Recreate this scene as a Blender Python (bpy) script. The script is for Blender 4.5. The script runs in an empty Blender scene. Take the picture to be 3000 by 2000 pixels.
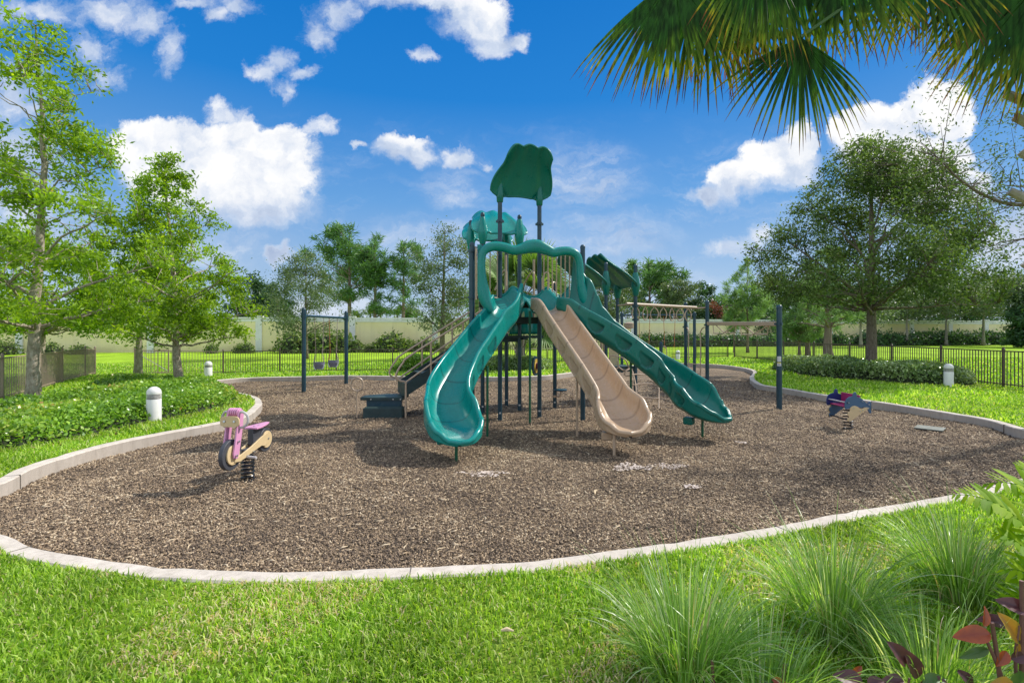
import bpy, math, random
import numpy as np
from mathutils import Vector, Matrix
from mathutils.geometry import tessellate_polygon

random.seed(7)
RNG = np.random.default_rng(7)
SC = bpy.context.scene
COL = SC.collection
H = 1.75          # eye height above the safety surfacing
FP = 1450.0       # focal length, in photo pixels
HY = 972.0        # row of the horizon in the photo
GZ = 0.16         # lawn level above the surfacing
R = math.radians

def G(px, py, z=0.0):
    D = (H - z) * FP / (py - HY)
    return Vector(((px - 1500) / FP * D, D, z))

def P(px, py, Y):
    return Vector(((px - 1500) / FP * Y, Y, H - (py - HY) / FP * Y))

def sstep(a, b, x):
    t = np.clip((x - a) / (b - a), 0, 1)
    return t * t * (3 - 2 * t)

def ground_z(x, y):
    return GZ - 0.27 * sstep(18.3, 23, y) * sstep(-4.0, 4.0, -x) - 0.09 * sstep(9.0, 12.0, -x)

# ------------------------------------------------------------ camera, light, sky
cam_d = bpy.data.cameras.new('camera')
cam = bpy.data.objects.new('camera', cam_d)
COL.objects.link(cam)
cam.location = (0, 0, H)
cam.rotation_euler = (R(90), 0, 0)
cam_d.sensor_width = 36
cam_d.lens = 36 * FP / 3000
cam_d.shift_y = -(1000 - HY) / 3000
cam_d.clip_start = 0.05
cam_d.clip_end = 3000
SC.camera = cam
SC.view_settings.view_transform = 'Standard'
SC.view_settings.look = 'None'
SC.view_settings.exposure = 0
SC.view_settings.gamma = 1
SC.render.engine = 'CYCLES'
SC.cycles.use_denoising = True
SC.cycles.max_bounces = 8
SC.cycles.diffuse_bounces = 4
SC.cycles.glossy_bounces = 3
SC.cycles.transmission_bounces = 4
SC.cycles.transparent_max_bounces = 6
SC.cycles.sample_clamp_indirect = 6
SC.cycles.caustics_reflective = False
SC.cycles.caustics_refractive = False

SUN_EL = R(44)
SUN_AZ = math.atan2(0.90, 0.43)       # from +Y towards +X
sund = bpy.data.lights.new('sun', 'SUN')
sund.energy = 5.0
sund.angle = R(0.55)
sund.color = (1.0, 0.95, 0.87)
sun = bpy.data.objects.new('sun', sund)
COL.objects.link(sun)
sdir = Vector((math.sin(SUN_AZ) * math.cos(SUN_EL), math.cos(SUN_AZ) * math.cos(SUN_EL), math.sin(SUN_EL)))
sun.rotation_euler = (-sdir).to_track_quat('-Z', 'Y').to_euler()
sun.location = sdir * 60

# ------------------------------------------------------------ node helpers
class NT:
    def __init__(s, tree):
        s.t = tree; s.n = tree.nodes; s.l = tree.links
    def new(s, typ, **kw):
        n = s.n.new(typ)
        for k, v in kw.items(): setattr(n, k, v)
        return n
    def put(s, sock, v):
        if hasattr(v, 'links') or isinstance(v, bpy.types.NodeSocket): s.l.new(v, sock)
        elif v is not None: sock.default_value = v
    def math(s, op, a, b=None, c=None, clamp=False):
        n = s.new('ShaderNodeMath', operation=op); n.use_clamp = clamp
        s.put(n.inputs[0], a)
        if b is not None: s.put(n.inputs[1], b)
        if c is not None: s.put(n.inputs[2], c)
        return n.outputs[0]
    def vmath(s, op, a, b=None, c=None):
        n = s.new('ShaderNodeVectorMath', operation=op)
        s.put(n.inputs[0], a)
        if b is not None: s.put(n.inputs[1], b)
        if c is not None: s.put(n.inputs[2], c)
        return n.outputs['Value'] if op in ('LENGTH', 'DOT_PRODUCT') else n.outputs[0]
    def noise(s, vec, scale, detail=4, rough=0.5, dist=0.0, col=False):
        n = s.new('ShaderNodeTexNoise')
        if vec is not None: s.put(n.inputs['Vector'], vec)
        n.inputs['Scale'].default_value = scale
        n.inputs['Detail'].default_value = detail
        n.inputs['Roughness'].default_value = rough
        n.inputs['Distortion'].default_value = dist
        return n.outputs['Color'] if col else n.outputs[0]
    def ramp(s, fac, stops, interp='LINEAR'):
        n = s.new('ShaderNodeValToRGB'); s.put(n.inputs[0], fac)
        cr = n.color_ramp; cr.interpolation = interp
        while len(cr.elements) < len(stops): cr.elements.new(0.5)
        for e, (p, c) in zip(cr.elements, stops):
            e.position = p
            e.color = (c[0], c[1], c[2], 1) if hasattr(c, '__len__') else (c, c, c, 1)
        return n.outputs[0]
    def mix(s, fac, a, b, mode='MIX'):
        n = s.new('ShaderNodeMix', data_type='RGBA', blend_type=mode)
        s.put(n.inputs[0], fac)
        for sock, v in ((n.inputs[6], a), (n.inputs[7], b)):
            if isinstance(v, tuple): v = (v[0], v[1], v[2], 1)
            s.put(sock, v)
        return n.outputs[2]
    def remap(s, v, a, b, c=0.0, d=1.0, smooth=False):
        n = s.new('ShaderNodeMapRange')
        n.interpolation_type = 'SMOOTHSTEP' if smooth else 'LINEAR'
        s.put(n.inputs[0], v)
        for i, x in zip((1, 2, 3, 4), (a, b, c, d)): s.put(n.inputs[i], x)
        return n.outputs[0]
    def bump(s, h, strength=0.5, dist=0.01, normal=None):
        n = s.new('ShaderNodeBump')
        n.inputs['Strength'].default_value = strength
        n.inputs['Distance'].default_value = dist
        s.put(n.inputs['Height'], h)
        if normal is not None: s.put(n.inputs['Normal'], normal)
        return n.outputs[0]

def new_mat(name):
    m = bpy.data.materials.new(name); m.use_nodes = True
    nt = NT(m.node_tree); nt.n.clear()
    out = nt.new('ShaderNodeOutputMaterial')
    b = nt.new('ShaderNodeBsdfPrincipled')
    nt.l.new(b.outputs[0], out.inputs[0])
    return m, nt, b, out

def obj_co(nt):
    return nt.new('ShaderNodeTexCoord').outputs['Object']

def simple(name, col, rough=0.5, var=0.12, scale=6.0, metal=0.0, bump=0.0, bscale=80, coat=0.0, dirt=None, dirt_z=None, spec=0.5):
    """painted / moulded surface with mild unevenness, wear and fine bump"""
    m, nt, b, out = new_mat(name)
    co = nt.new('ShaderNodeNewGeometry').outputs['Position']
    n1 = nt.noise(co, scale, 5, 0.6)
    f = nt.remap(n1, 0.3, 0.7, 1 - var, 1 + var)
    c = nt.mix(1.0, col, nt.ramp(0.5, [(0, 1), (1, 1)]), 'MULTIPLY')
    hs = nt.new('ShaderNodeHueSaturation'); nt.put(hs.inputs['Value'], f); nt.put(hs.inputs['Color'], c)
    c = hs.outputs[0]
    if dirt is not None:
        n2 = nt.noise(co, scale * 2.3, 6, 0.65)
        c = nt.mix(nt.remap(n2, 0.52, 0.75, 0, 0.5), c, dirt)
    nt.put(b.inputs['Base Color'], c)
    nt.put(b.inputs['Roughness'], nt.remap(nt.noise(co, scale * 1.7, 4), 0.3, 0.7, rough * 0.8, min(1, rough * 1.25)))
    b.inputs['Metallic'].default_value = metal
    b.inputs['Coat Weight'].default_value = coat
    b.inputs['Specular IOR Level'].default_value = spec
    if bump > 0:
        nt.put(b.inputs['Normal'], nt.bump(nt.noise(co, bscale, 3), bump, 0.004))
    return m

def leaf_mat(name, cols, trans=0.45, rough=0.45, tcol=None, spec=0.4):
    """cols: list of (pos, rgb) ramp over the per-leaf random attribute"""
    m, nt, b, out = new_mat(name)
    at = nt.new('ShaderNodeAttribute'); at.attribute_name = 'rnd'
    co = nt.new('ShaderNodeNewGeometry').outputs['Position']
    c = nt.ramp(at.outputs['Fac'], cols)
    big = nt.noise(co, 0.9, 3)
    hs = nt.new('ShaderNodeHueSaturation')
    nt.put(hs.inputs['Value'], nt.remap(big, 0.3, 0.7, 0.8, 1.2)); nt.put(hs.inputs['Color'], c)
    c = hs.outputs[0]
    nt.put(b.inputs['Base Color'], c)
    b.inputs['Roughness'].default_value = rough
    b.inputs['Specular IOR Level'].default_value = spec
    tr = nt.new('ShaderNodeBsdfTranslucent')
    tc = nt.mix(1.0, c, tcol or (1.5, 1.6, 0.5), 'MULTIPLY')
    nt.put(tr.inputs[0], tc)
    ms = nt.new('ShaderNodeMixShader'); ms.inputs[0].default_value = trans
    nt.l.new(b.outputs[0], ms.inputs[1]); nt.l.new(tr.outputs[0], ms.inputs[2])
    nt.l.new(ms.outputs[0], out.inputs[0])
    return m

# ------------------------------------------------------------ object helpers
def tag(o, label=None, cat=None, group=None, kind=None):
    if label: o['label'] = label
    if cat: o['category'] = cat
    if group: o['group'] = group
    if kind: o['kind'] = kind
    return o

def empty(name, loc=(0, 0, 0), label=None, cat=None, group=None, rz=0.0, parent=None):
    o = bpy.data.objects.new(name, None); COL.objects.link(o)
    o.location = loc; o.rotation_euler = (0, 0, rz); o.empty_display_size = 0.1
    if parent: o.parent = parent
    return tag(o, label, cat, group)

def link(name, me, m, parent=None, smooth=True, sharp=40):
    if m is not None:
        me.materials.append(m)
    if smooth:
        me.polygons.foreach_set('use_smooth', [True] * len(me.polygons))
        if sharp: me.set_sharp_from_angle(angle=R(sharp))
    me.update()
    o = bpy.data.objects.new(name, me); COL.objects.link(o)
    if parent is not None: o.parent = parent
    return o

class MB:
    def __init__(s): s.v = []; s.f = []
    def add(s, vs, fs):
        b = len(s.v); s.v += [tuple(v) for v in vs]; s.f += [tuple(i + b for i in f) for f in fs]; return s
    def box(s, c, sx, sy, sz, rz=0.0, M=None):
        vs = []
        for dz in (-.5, .5):
            for dx, dy in ((-.5, -.5), (.5, -.5), (.5, .5), (-.5, .5)):
                vs.append(Vector((dx * sx, dy * sy, dz * sz)))
        rot = M if M is not None else Matrix.Rotation(rz, 3, 'Z')
        vs = [rot @ v + Vector(c) for v in vs]
        return s.add(vs, [(3, 2, 1, 0), (4, 5, 6, 7), (0, 1, 5, 4), (1, 2, 6, 5), (2, 3, 7, 6), (3, 0, 4, 7)])
    def bar(s, a, b, w, h):
        """square bar from a to b"""
        a = Vector(a); b = Vector(b); d = b - a; L = d.length
        q = d.to_track_quat('X', 'Z').to_matrix()
        return s.box((a + b) / 2, L, w, h, M=q)
    def tube(s, pts, r, n=10, caps=True, closed=False):
        pts = [Vector(p) for p in pts]
        rs = r if hasattr(r, '__len__') else [r] * len(pts)
        k = len(pts); base = len(s.v)
        prev = None
        for i, p in enumerate(pts):
            if closed: t = pts[(i + 1) % k] - pts[(i - 1) % k]
            else: t = pts[min(i + 1, k - 1)] - pts[max(i - 1, 0)]
            if t.length < 1e-9: t = Vector((0, 0, 1))
            t.normalize()
            if prev is None:
                ref = Vector((0, 0, 1)) if abs(t.z) < 0.9 else Vector((1, 0, 0))
                u = (ref - t * ref.dot(t)).normalized()
            else:
                u = prev - t * prev.dot(t)
                u = u.normalized() if u.length > 1e-6 else t.orthogonal().normalized()
            prev = u; w = t.cross(u)
            for j in range(n):
                a = 2 * math.pi * j / n
                s.v.append(tuple(p + (u * math.cos(a) + w * math.sin(a)) * rs[i]))
        m = k if closed else k - 1
        for i in range(m):
            for j in range(n):
                a = base + i * n + j; b = base + i * n + (j + 1) % n
                c = base + ((i + 1) % k) * n + (j + 1) % n; d = base + ((i + 1) % k) * n + j
                s.f.append((a, b, c, d))
        if caps and not closed:
            s.f.append(tuple(base + j for j in reversed(range(n))))
            s.f.append(tuple(base + (k - 1) * n + j for j in range(n)))
        return s
    def lathe(s, c, prof, n=20):
        """prof: (r, z) pairs, bottom to top, around a vertical axis at c"""
        base = len(s.v); c = Vector(c)
        for r, z in prof:
            for j in range(n):
                a = 2 * math.pi * j / n
                s.v.append((c.x + r * math.cos(a), c.y + r * math.sin(a), c.z + z))
        for i in range(len(prof) - 1):
            for j in range(n):
                s.f.append((base + i * n + j, base + i * n + (j + 1) % n, base + (i + 1) * n + (j + 1) % n, base + (i + 1) * n + j))
        s.f.append(tuple(base + j for j in reversed(range(n))))
        s.f.append(tuple(base + (len(prof) - 1) * n + j for j in range(n)))
        return s
    def prism(s, pts, d):
        """polygon (list of 3-D points) extruded by vector d"""
        n = len(pts); pts = [Vector(p) for p in pts]; d = Vector(d)
        s.add(pts + [p + d for p in pts],
              [tuple(reversed(range(n))), tuple(range(n, 2 * n))] + [(i, (i + 1) % n, n + (i + 1) % n, n + i) for i in range(n)])
        return s
    def grid(s, fn, nu, nv, cu=False):
        base = len(s.v)
        for i in range(nu + 1):
            for j in range(nv + 1):
                s.v.append(tuple(fn(i / nu, j / nv)))
        for i in range(nu):
            for j in range(nv):
                a = base + i * (nv + 1) + j
                s.f.append((a, a + nv + 1, a + nv + 2, a + 1))
        return s
    def build(s, name, m, parent=None, smooth=True, sharp=40, bevel=0.0):
        me = bpy.data.meshes.new(name); me.from_pydata(s.v, [], s.f)
        o = link(name, me, m, parent, smooth, sharp)
        if bevel:
            md = o.modifiers.new('bevel', 'BEVEL'); md.width = bevel; md.segments = 2; md.limit_method = 'ANGLE'; md.angle_limit = R(40)
        return o

def np_mesh(name, V, F, rnd=None, mat=None, parent=None, smooth=False):
    """V (N,3), F (M,K) uniform polygons, rnd (N,) per-vertex random"""
    me = bpy.data.meshes.new(name)
    V = np.ascontiguousarray(V, dtype=np.float32); F = np.ascontiguousarray(F, dtype=np.int32)
    me.vertices.add(len(V)); me.vertices.foreach_set('co', V.ravel())
    me.loops.add(F.size); me.loops.foreach_set('vertex_index', F.ravel())
    me.polygons.add(len(F))
    me.polygons.foreach_set('loop_start', np.arange(0, F.size, F.shape[1], dtype=np.int32))
    try: me.polygons.foreach_set('loop_total', np.full(len(F), F.shape[1], dtype=np.int32))
    except Exception: pass
    if rnd is not None:
        a = me.attributes.new('rnd', 'FLOAT', 'POINT'); a.data.foreach_set('value', np.ascontiguousarray(rnd, dtype=np.float32))
    me.update(calc_edges=True)
    if smooth: me.polygons.foreach_set('use_smooth', [True] * len(F))
    if mat is not None: me.materials.append(mat)
    o = bpy.data.objects.new(name, me); COL.objects.link(o)
    if parent is not None: o.parent = parent
    return o

def unit(a):
    return a / np.maximum(np.linalg.norm(a, axis=-1, keepdims=True), 1e-9)

def rand_dirs(n, rng=None):
    return unit((rng or RNG).normal(size=(n, 3)))

def leaves(P0, size, aspect=0.5, up=0.6, rng=None, fold=0.0, out=None, vary=0.35, droop=0.0):
    """rhombus leaves at P0; returns V,F,rnd"""
    rng = rng or RNG
    n = len(P0)
    nrm = rand_dirs(n, rng); nrm[:, 2] += up; nrm = unit(nrm)
    d = rand_dirs(n, rng)
    if out is not None: d = d + out
    d[:, 2] -= droop
    d = unit(d - nrm * np.sum(d * nrm, axis=1, keepdims=True))
    s = np.cross(nrm, d)
    L = size * (1 + vary * (rng.random(n) * 2 - 1))[:, None]
    W = L * aspect * 0.5
    a = P0; b = P0 + d * L * 0.45 + s * W + nrm * W * fold; c = P0 + d * L; e = P0 + d * L * 0.45 - s * W + nrm * W * fold
    V = np.stack([a, b, c, e], axis=1).reshape(-1, 3)
    F = np.arange(n * 4).reshape(n, 4)
    return V, F, np.repeat(rng.random(n), 4)

def in_poly(x, y, poly):
    inside = np.zeros(len(x), bool); n = len(poly); j = n - 1
    for i in range(n):
        xi, yi = poly[i][0], poly[i][1]; xj, yj = poly[j][0], poly[j][1]
        c = ((yi > y) != (yj > y)) & (x < (xj - xi) * (y - yi) / ((yj - yi) or 1e-12) + xi)
        inside ^= c; j = i
    return inside

def catmull(pts, closed=True, sub=10):
    pts = [Vector(p) for p in pts]; n = len(pts); out = []
    rng = range(n) if closed else range(n - 1)
    for i in rng:
        if closed: p0, p1, p2, p3 = pts[(i - 1) % n], pts[i], pts[(i + 1) % n], pts[(i + 2) % n]
        else: p0, p1, p2, p3 = pts[max(i - 1, 0)], pts[i], pts[i + 1], pts[min(i + 2, n - 1)]
        for k in range(sub):
            t = k / sub
            out.append(0.5 * ((2 * p1) + (p2 - p0) * t + (2 * p0 - 5 * p1 + 4 * p2 - p3) * t * t + (3 * p1 - p0 - 3 * p2 + p3) * t ** 3))
    if not closed: out.append(pts[-1].copy())
    return out
# ------------------------------------------------------------ sky with clouds (a field of directions at infinity)
world = bpy.data.worlds.new('World'); SC.world = world; world.use_nodes = True
wt = NT(world.node_tree); wt.n.clear()
wo = wt.new('ShaderNodeOutputWorld'); bg = wt.new('ShaderNodeBackground'); wt.l.new(bg.outputs[0], wo.inputs[0])
sky = wt.new('ShaderNodeTexSky'); sky.sky_type = 'NISHITA'; sky.sun_disc = False
sky.sun_elevation = SUN_EL; sky.sun_rotation = SUN_AZ; sky.air_density = 1.0; sky.dust_density = 0.4; sky.ozone_density = 3.0
dirv = wt.new('ShaderNodeTexCoord').outputs['Generated']
sep = wt.new('ShaderNodeSeparateXYZ'); wt.l.new(dirv, sep.inputs[0])
yy = wt.math('MAXIMUM', sep.outputs[1], 0.05)
az = wt.math('DIVIDE', sep.outputs[0], yy)
el = wt.math('DIVIDE', sep.outputs[2], yy)
cmb = wt.new('ShaderNodeCombineXYZ'); wt.put(cmb.inputs[0], az); wt.put(cmb.inputs[1], el)
uv = cmb.outputs[0]
# ragged edges
w1 = wt.noise(uv, 5.0, 6, 0.62, col=True)
w2 = wt.noise(uv, 22.0, 6, 0.7, col=True)
uvd = wt.vmath('ADD', uv, wt.vmath('MULTIPLY', wt.vmath('SUBTRACT', w1, (0.5, 0.5, 0.5)), (0.15, 0.12, 0)))
uvd = wt.vmath('ADD', uvd, wt.vmath('MULTIPLY', wt.vmath('SUBTRACT', w2, (0.5, 0.5, 0.5)), (0.05, 0.04, 0)))
def cloud_field(uvs, blobs):
    cur = None
    for (cx, cy, rx, ry) in blobs:
        a, e = (cx - 1500) / FP, (HY - cy) / FP
        sx, sy = FP / rx, FP / ry
        d = wt.vmath('LENGTH', wt.vmath('MULTIPLY_ADD', uvs, (sx, sy, 0), (-a * sx, -e * sy, 0)))
        if cur is None: cur = d
        else:
            cur = wt.math('SMOOTH_MIN', cur, d, 0.35)
    return cur
DENSE = [(395, 455, 85, 85), (480, 400, 75, 60), (560, 430, 110, 90), (690, 420, 110, 85), (820, 430, 100, 75), (850, 480, 95, 110), (640, 540, 280, 105),
         (420, 520, 90, 70), (760, 620, 180, 70),
         (1155, 430, 70, 55), (1225, 450, 55, 45), (1335, 462, 52, 40), (1048, 421, 30, 16),
         (1300, -20, 130, 45), (1400, 60, 90, 60), (1440, 120, 70, 45), (1520, 110, 48, 30), (1370, 30, 110, 60), (1180, -30, 140, 50),
         (2080, 565, 65, 38), (2170, 540, 95, 68), (2260, 480, 85, 68), (2345, 420, 55, 45), (2330, 500, 90, 60), (2500, 400, 80, 60), (2580, 370, 95, 60),
         (2600, 450, 160, 85), (2770, 430, 85, 60), (2720, 280, 85, 60), (2790, 310, 70, 70), (2660, 340, 70, 60), (2690, 560, 220, 100),
         (805, 742, 48, 30), (1000, 1010, 260, 150), (2990, 700, 170, 110), (2900, 900, 260, 130)]
WISPY = [(640, 290, 40, 34), (668, 325, 62, 40), (720, 345, 50, 26), (925, 370, 42, 24), (1420, 480, 30, 20), (120, 20, 170, 45), (330, 25, 130, 55), (440, 60, 60, 60), (490, 150, 42, 70), (270, 140, 55, 55), (300, 230, 50, 50), (700, 15, 60, 35), (640, 60, 55, 30),
         (765, 200, 55, 32), (815, 165, 42, 36), (880, 200, 45, 28), (840, 255, 26, 36), (930, 70, 50, 60), (1000, 20, 70, 50), (560, 25, 70, 22),
         (1255, 150, 50, 22), (2140, 720, 85, 34), (2220, 700, 60, 26), (20, 260, 130, 110), (40, 420, 170, 110), (60, 650, 230, 160),
         ]
VEIL = [(1700, 520, 230, 150), (1330, 560, 160, 90), (1750, 700, 300, 90), (560, 720, 330, 80), (1300, 700, 300, 80), (1900, 830, 300, 80), (300, 760, 300, 120), (2600, 640, 300, 140), (60, 640, 260, 240)]
fd = cloud_field(uvd, DENSE)
fd_lo = cloud_field(wt.vmath('ADD', uvd, (0.012, -0.055, 0)), [q for q in DENSE if q[1] < 700])
bot = wt.remap(fd_lo, 0.75, 1.5, 0, 1, True)
fw = cloud_field(uvd, WISPY)
fv = cloud_field(uvd, VEIL)
det = wt.noise(uvd, 11.0, 10, 0.68)
det2 = wt.noise(uv, 3.2, 9, 0.62)
md = wt.remap(wt.math('ADD', fd, wt.math('MULTIPLY', wt.math('SUBTRACT', 0.5, det), 1.1)), 1.17, wt.math('SUBTRACT', 0.84, wt.math('MULTIPLY', bot, 0.45)), 0, 1, True)
mwi = wt.remap(wt.math('ADD', fw, wt.math('MULTIPLY', wt.math('SUBTRACT', 0.5, det), 3.0)), 1.25, 0.0, 0, 0.85, True)
# thin streaky cirrus
strk = wt.noise(wt.vmath('MULTIPLY', uvd, (1.0, 3.2, 1)), 6.0, 8, 0.7)
haze_el = wt.remap(el, 0.02, 0.5, 0.32, 0.0)
mthin = wt.math('MULTIPLY', wt.remap(strk, 0.46, 0.8, 0, 1, True), wt.remap(el, 0.1, 0.45, 0.7, 0.0))
mveil = wt.math('MULTIPLY', wt.remap(fv, 1.1, 0.2, 0, 1, True), wt.remap(strk, 0.36, 0.72, 0.08, 0.75, True))
mthin = wt.math('MAXIMUM', mthin, mveil)
mask_front = wt.math('MAXIMUM', wt.math('MAXIMUM', md, mwi), mthin)
# generic broken clouds for the unseen rest of the dome, thickened for added fill
gen = wt.noise(wt.vmath('MULTIPLY', dirv, (1, 1, 1.6)), 2.4, 8, 0.6)
mask_back = wt.remap(gen, 0.36, 0.50, 0, 1, True)
side = wt.remap(sep.outputs[1], 0.30, 0.52, 0, 1, True)
mask = wt.math('ADD', wt.math('MULTIPLY', mask_front, side), wt.math('MULTIPLY', mask_back, wt.math('SUBTRACT', 1.0, side)))
# cloud shading: emboss from above, greyer undersides
ca = wt.noise(uvd, 7.0, 7, 0.6)
cb = wt.noise(wt.vmath('ADD', uvd, (0.02, 0.035, 0)), 7.0, 7, 0.6)
emb = wt.math('SUBTRACT', ca, cb)
core = wt.remap(fd, 0.9, 0.2, 0.0, 1.0)
low = wt.remap(det2, 0.4, 0.62, 0, 1)
sh = wt.math('ADD', wt.math('MULTIPLY', emb, 2.1), wt.math('SUBTRACT', wt.math('SUBTRACT', 0.92, wt.math('MULTIPLY', bot, 0.42)), wt.math('MULTIPLY', wt.math('MULTIPLY', core, low), 0.30)), clamp=True)
ccol = wt.ramp(sh, [(0.0, (0.40, 0.50, 0.70)), (0.45, (0.62, 0.71, 0.87)), (0.75, (0.88, 0.91, 0.97)), (1.0, (1.03, 1.03, 1.03))])
# sky colour: physical sky, graded to the deep saturated blue of the photograph
hsv = wt.new('ShaderNodeHueSaturation'); hsv.inputs['Hue'].default_value = 0.497; hsv.inputs['Saturation'].default_value = 1.28; hsv.inputs['Value'].default_value = 1.0
wt.l.new(sky.outputs[0], hsv.inputs['Color'])
grad = wt.ramp(wt.remap(sep.outputs[2], 0.0, 0.62), [(0.0, (0.56, 0.68, 0.86)), (0.14, (0.40, 0.57, 0.82)), (0.40, (0.15, 0.39, 0.79)), (0.68, (0.015, 0.235, 0.71)), (1.0, (0.0, 0.175, 0.62))])
SKY_S = 0.10
skyc = wt.mix(0.86, wt.mix(1.0, hsv.outputs[0], (SKY_S, SKY_S, SKY_S), 'MULTIPLY'), grad)
# clouds behind the camera, out of view, brightened as added fill for shaded faces
back_fill = wt.remap(sep.outputs[1], 0.25, -0.5, 1.0, 1.4, True)
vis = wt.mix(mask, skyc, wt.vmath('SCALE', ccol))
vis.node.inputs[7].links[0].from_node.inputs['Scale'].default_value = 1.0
wt.l.new(back_fill, vis.node.inputs[7].links[0].from_node.inputs['Scale'])
# bring to the Background strength of a physical sky
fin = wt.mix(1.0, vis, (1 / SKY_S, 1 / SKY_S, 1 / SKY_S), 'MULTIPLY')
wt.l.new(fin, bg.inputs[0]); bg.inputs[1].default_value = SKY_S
world.cycles.sampling_method = 'MANUAL'; world.cycles.sample_map_resolution = 512
# ------------------------------------------------------------ kerb outline
KP = [(0, 1558), (102, 1602), (184, 1619), (354, 1643), (544, 1663), (803, 1672), (1122, 1663), (1361, 1651), (1600, 1637), (1898, 1595), (2195, 1553), (2493, 1496), (2790, 1447), (3000, 1398)]
kerb_in = [G(x, y, GZ) for x, y in KP]
kerb_in += [Vector((7.3, 6.15, GZ)), Vector((8.35, 6.7, GZ)), Vector((8.75, 7.4, GZ))]
kerb_in += [G(x, y, GZ) for x, y in [(3000, 1258), (2882, 1227), (2742, 1204), (2555, 1175), (2414, 1157), (2288, 1136), (2227, 1127), (2199, 1112), (2197, 1101), (2206, 1092), (2199, 1083), (2162, 1075), (2087, 1067), (1947, 1064)]]
kerb_in += [G(x, y, GZ) for x, y in [(1800, 1076), (1645, 1095), (1588, 1100.6), (1511, 1103.5), (1435, 1104), (1195, 1102), (1000, 1100), (883, 1103), (740, 1106), (663, 1111), (618, 1117)]]
kerb_in += [G(x, y, GZ) for x, y in [(612, 1126), (650, 1139), (735, 1156), (768, 1176), (735, 1212), (679, 1231), (510, 1264), (357, 1294), (204, 1335), (102, 1368), (0, 1417)]]
kerb_in += [Vector((-5.62, 4.72, GZ)), Vector((-5.25, 4.2, GZ)), Vector((-4.6, 4.0, GZ))]
kin = catmull(kerb_in, True, 8)
# resample evenly
def resample(pts, step, closed=True):
    pts = [Vector(p) for p in pts]
    if closed: pts = pts + [pts[0]]
    out = []; acc = 0.0; nxt = 0.0
    for a, b in zip(pts[:-1], pts[1:]):
        L = (b - a).length
        while nxt <= acc + L and L > 0:
            out.append(a.lerp(b, (nxt - acc) / L)); nxt += step
        acc += L
    if closed and (out[-1] - pts[0]).length < step * 0.5: out.pop()
    return out
kin = resample(kin, 0.14)
def offset(pts, d):
    out = []; n = len(pts)
    for i in range(n):
        t = (pts[(i + 1) % n] - pts[i - 1]); t.z = 0; t.normalize()
        out.append(pts[i] + Vector((t.y, -t.x, 0)) * d)
    return out
area = sum(kin[i].x * kin[(i + 1) % len(kin)].y - kin[(i + 1) % len(kin)].x * kin[i].y for i in range(len(kin))) / 2
sgn = 1 if area > 0 else -1
KW = 0.15
kout = offset(kin, KW * sgn)
kring = [(p.x, p.y) for p in kout]
kinxy = [(p.x, p.y) for p in kin]

# ------------------------------------------------------------ materials of the setting
m_conc, nt, b, _ = new_mat('concrete')
co = nt.new('ShaderNodeNewGeometry').outputs['Position']
c = nt.ramp(nt.noise(co, 2.2, 8, 0.7), [(0.3, (0.56, 0.49, 0.41)), (0.7, (0.72, 0.64, 0.55))])
c = nt.mix(nt.remap(nt.noise(nt.vmath('MULTIPLY', co, (3, 3, 0.6)), 5.0, 6, 0.7), 0.45, 0.70, 0, 0.6), c, (0.33, 0.28, 0.22))
c = nt.mix(nt.remap(nt.noise(co, 0.9, 8, 0.75), 0.5, 0.7, 0, 0.35), c, (0.42, 0.37, 0.31))
c = nt.mix(nt.remap(nt.noise(co, 160, 2), 0.35, 0.65, 0.0, 0.16), c, (0.2, 0.18, 0.15))
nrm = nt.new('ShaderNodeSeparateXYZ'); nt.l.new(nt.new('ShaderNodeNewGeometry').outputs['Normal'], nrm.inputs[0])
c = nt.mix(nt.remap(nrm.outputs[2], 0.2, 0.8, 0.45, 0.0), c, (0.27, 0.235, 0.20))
nt.put(b.inputs['Base Color'], c); b.inputs['Roughness'].default_value = 0.9
nt.put(b.inputs['Normal'], nt.bump(nt.noise(co, 90, 5, 0.7), 0.35, 0.006))

m_mulch, nt, b, _ = new_mat('wood_chips')
co = nt.new('ShaderNodeNewGeometry').outputs['Position']
cw = nt.vmath('ADD', co, nt.vmath('MULTIPLY', nt.vmath('SUBTRACT', nt.noise(co, 14, 3, 0.5, col=True), (0.5, 0.5, 0.5)), (0.04, 0.04, 0)))
def chip_layer(scale, sx, sy):
    v = nt.new('ShaderNodeTexVoronoi'); v.feature = 'F1'; v.inputs['Scale'].default_value = scale
    nt.put(v.inputs['Vector'], nt.vmath('MULTIPLY', cw, (sx, sy, 0.0)))
    return v
v1 = chip_layer(48, 0.9, 1.5); v2 = chip_layer(85, 1.4, 0.8)
sc1 = nt.new('ShaderNodeSeparateColor'); nt.l.new(v1.outputs['Color'], sc1.inputs[0])
sc2 = nt.new('ShaderNodeSeparateColor'); nt.l.new(v2.outputs['Color'], sc2.inputs[0])
RAMP_CHIP = [(0.0, (0.13, 0.094, 0.066)), (0.30, (0.23, 0.165, 0.112)), (0.56, (0.31, 0.225, 0.145)), (0.85, (0.46, 0.345, 0.225)), (1.0, (0.66, 0.52, 0.35))]
c1 = nt.ramp(sc1.outputs[0], RAMP_CHIP); c2 = nt.ramp(sc2.outputs[1], RAMP_CHIP)
c = nt.mix(0.5, c1, c2)
c = nt.mix(nt.remap(v1.outputs['Distance'], 0.25, 0.8, 0, 0.75), c, (0.02, 0.015, 0.012))
big = nt.noise(co, 0.55, 5, 0.6)
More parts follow.
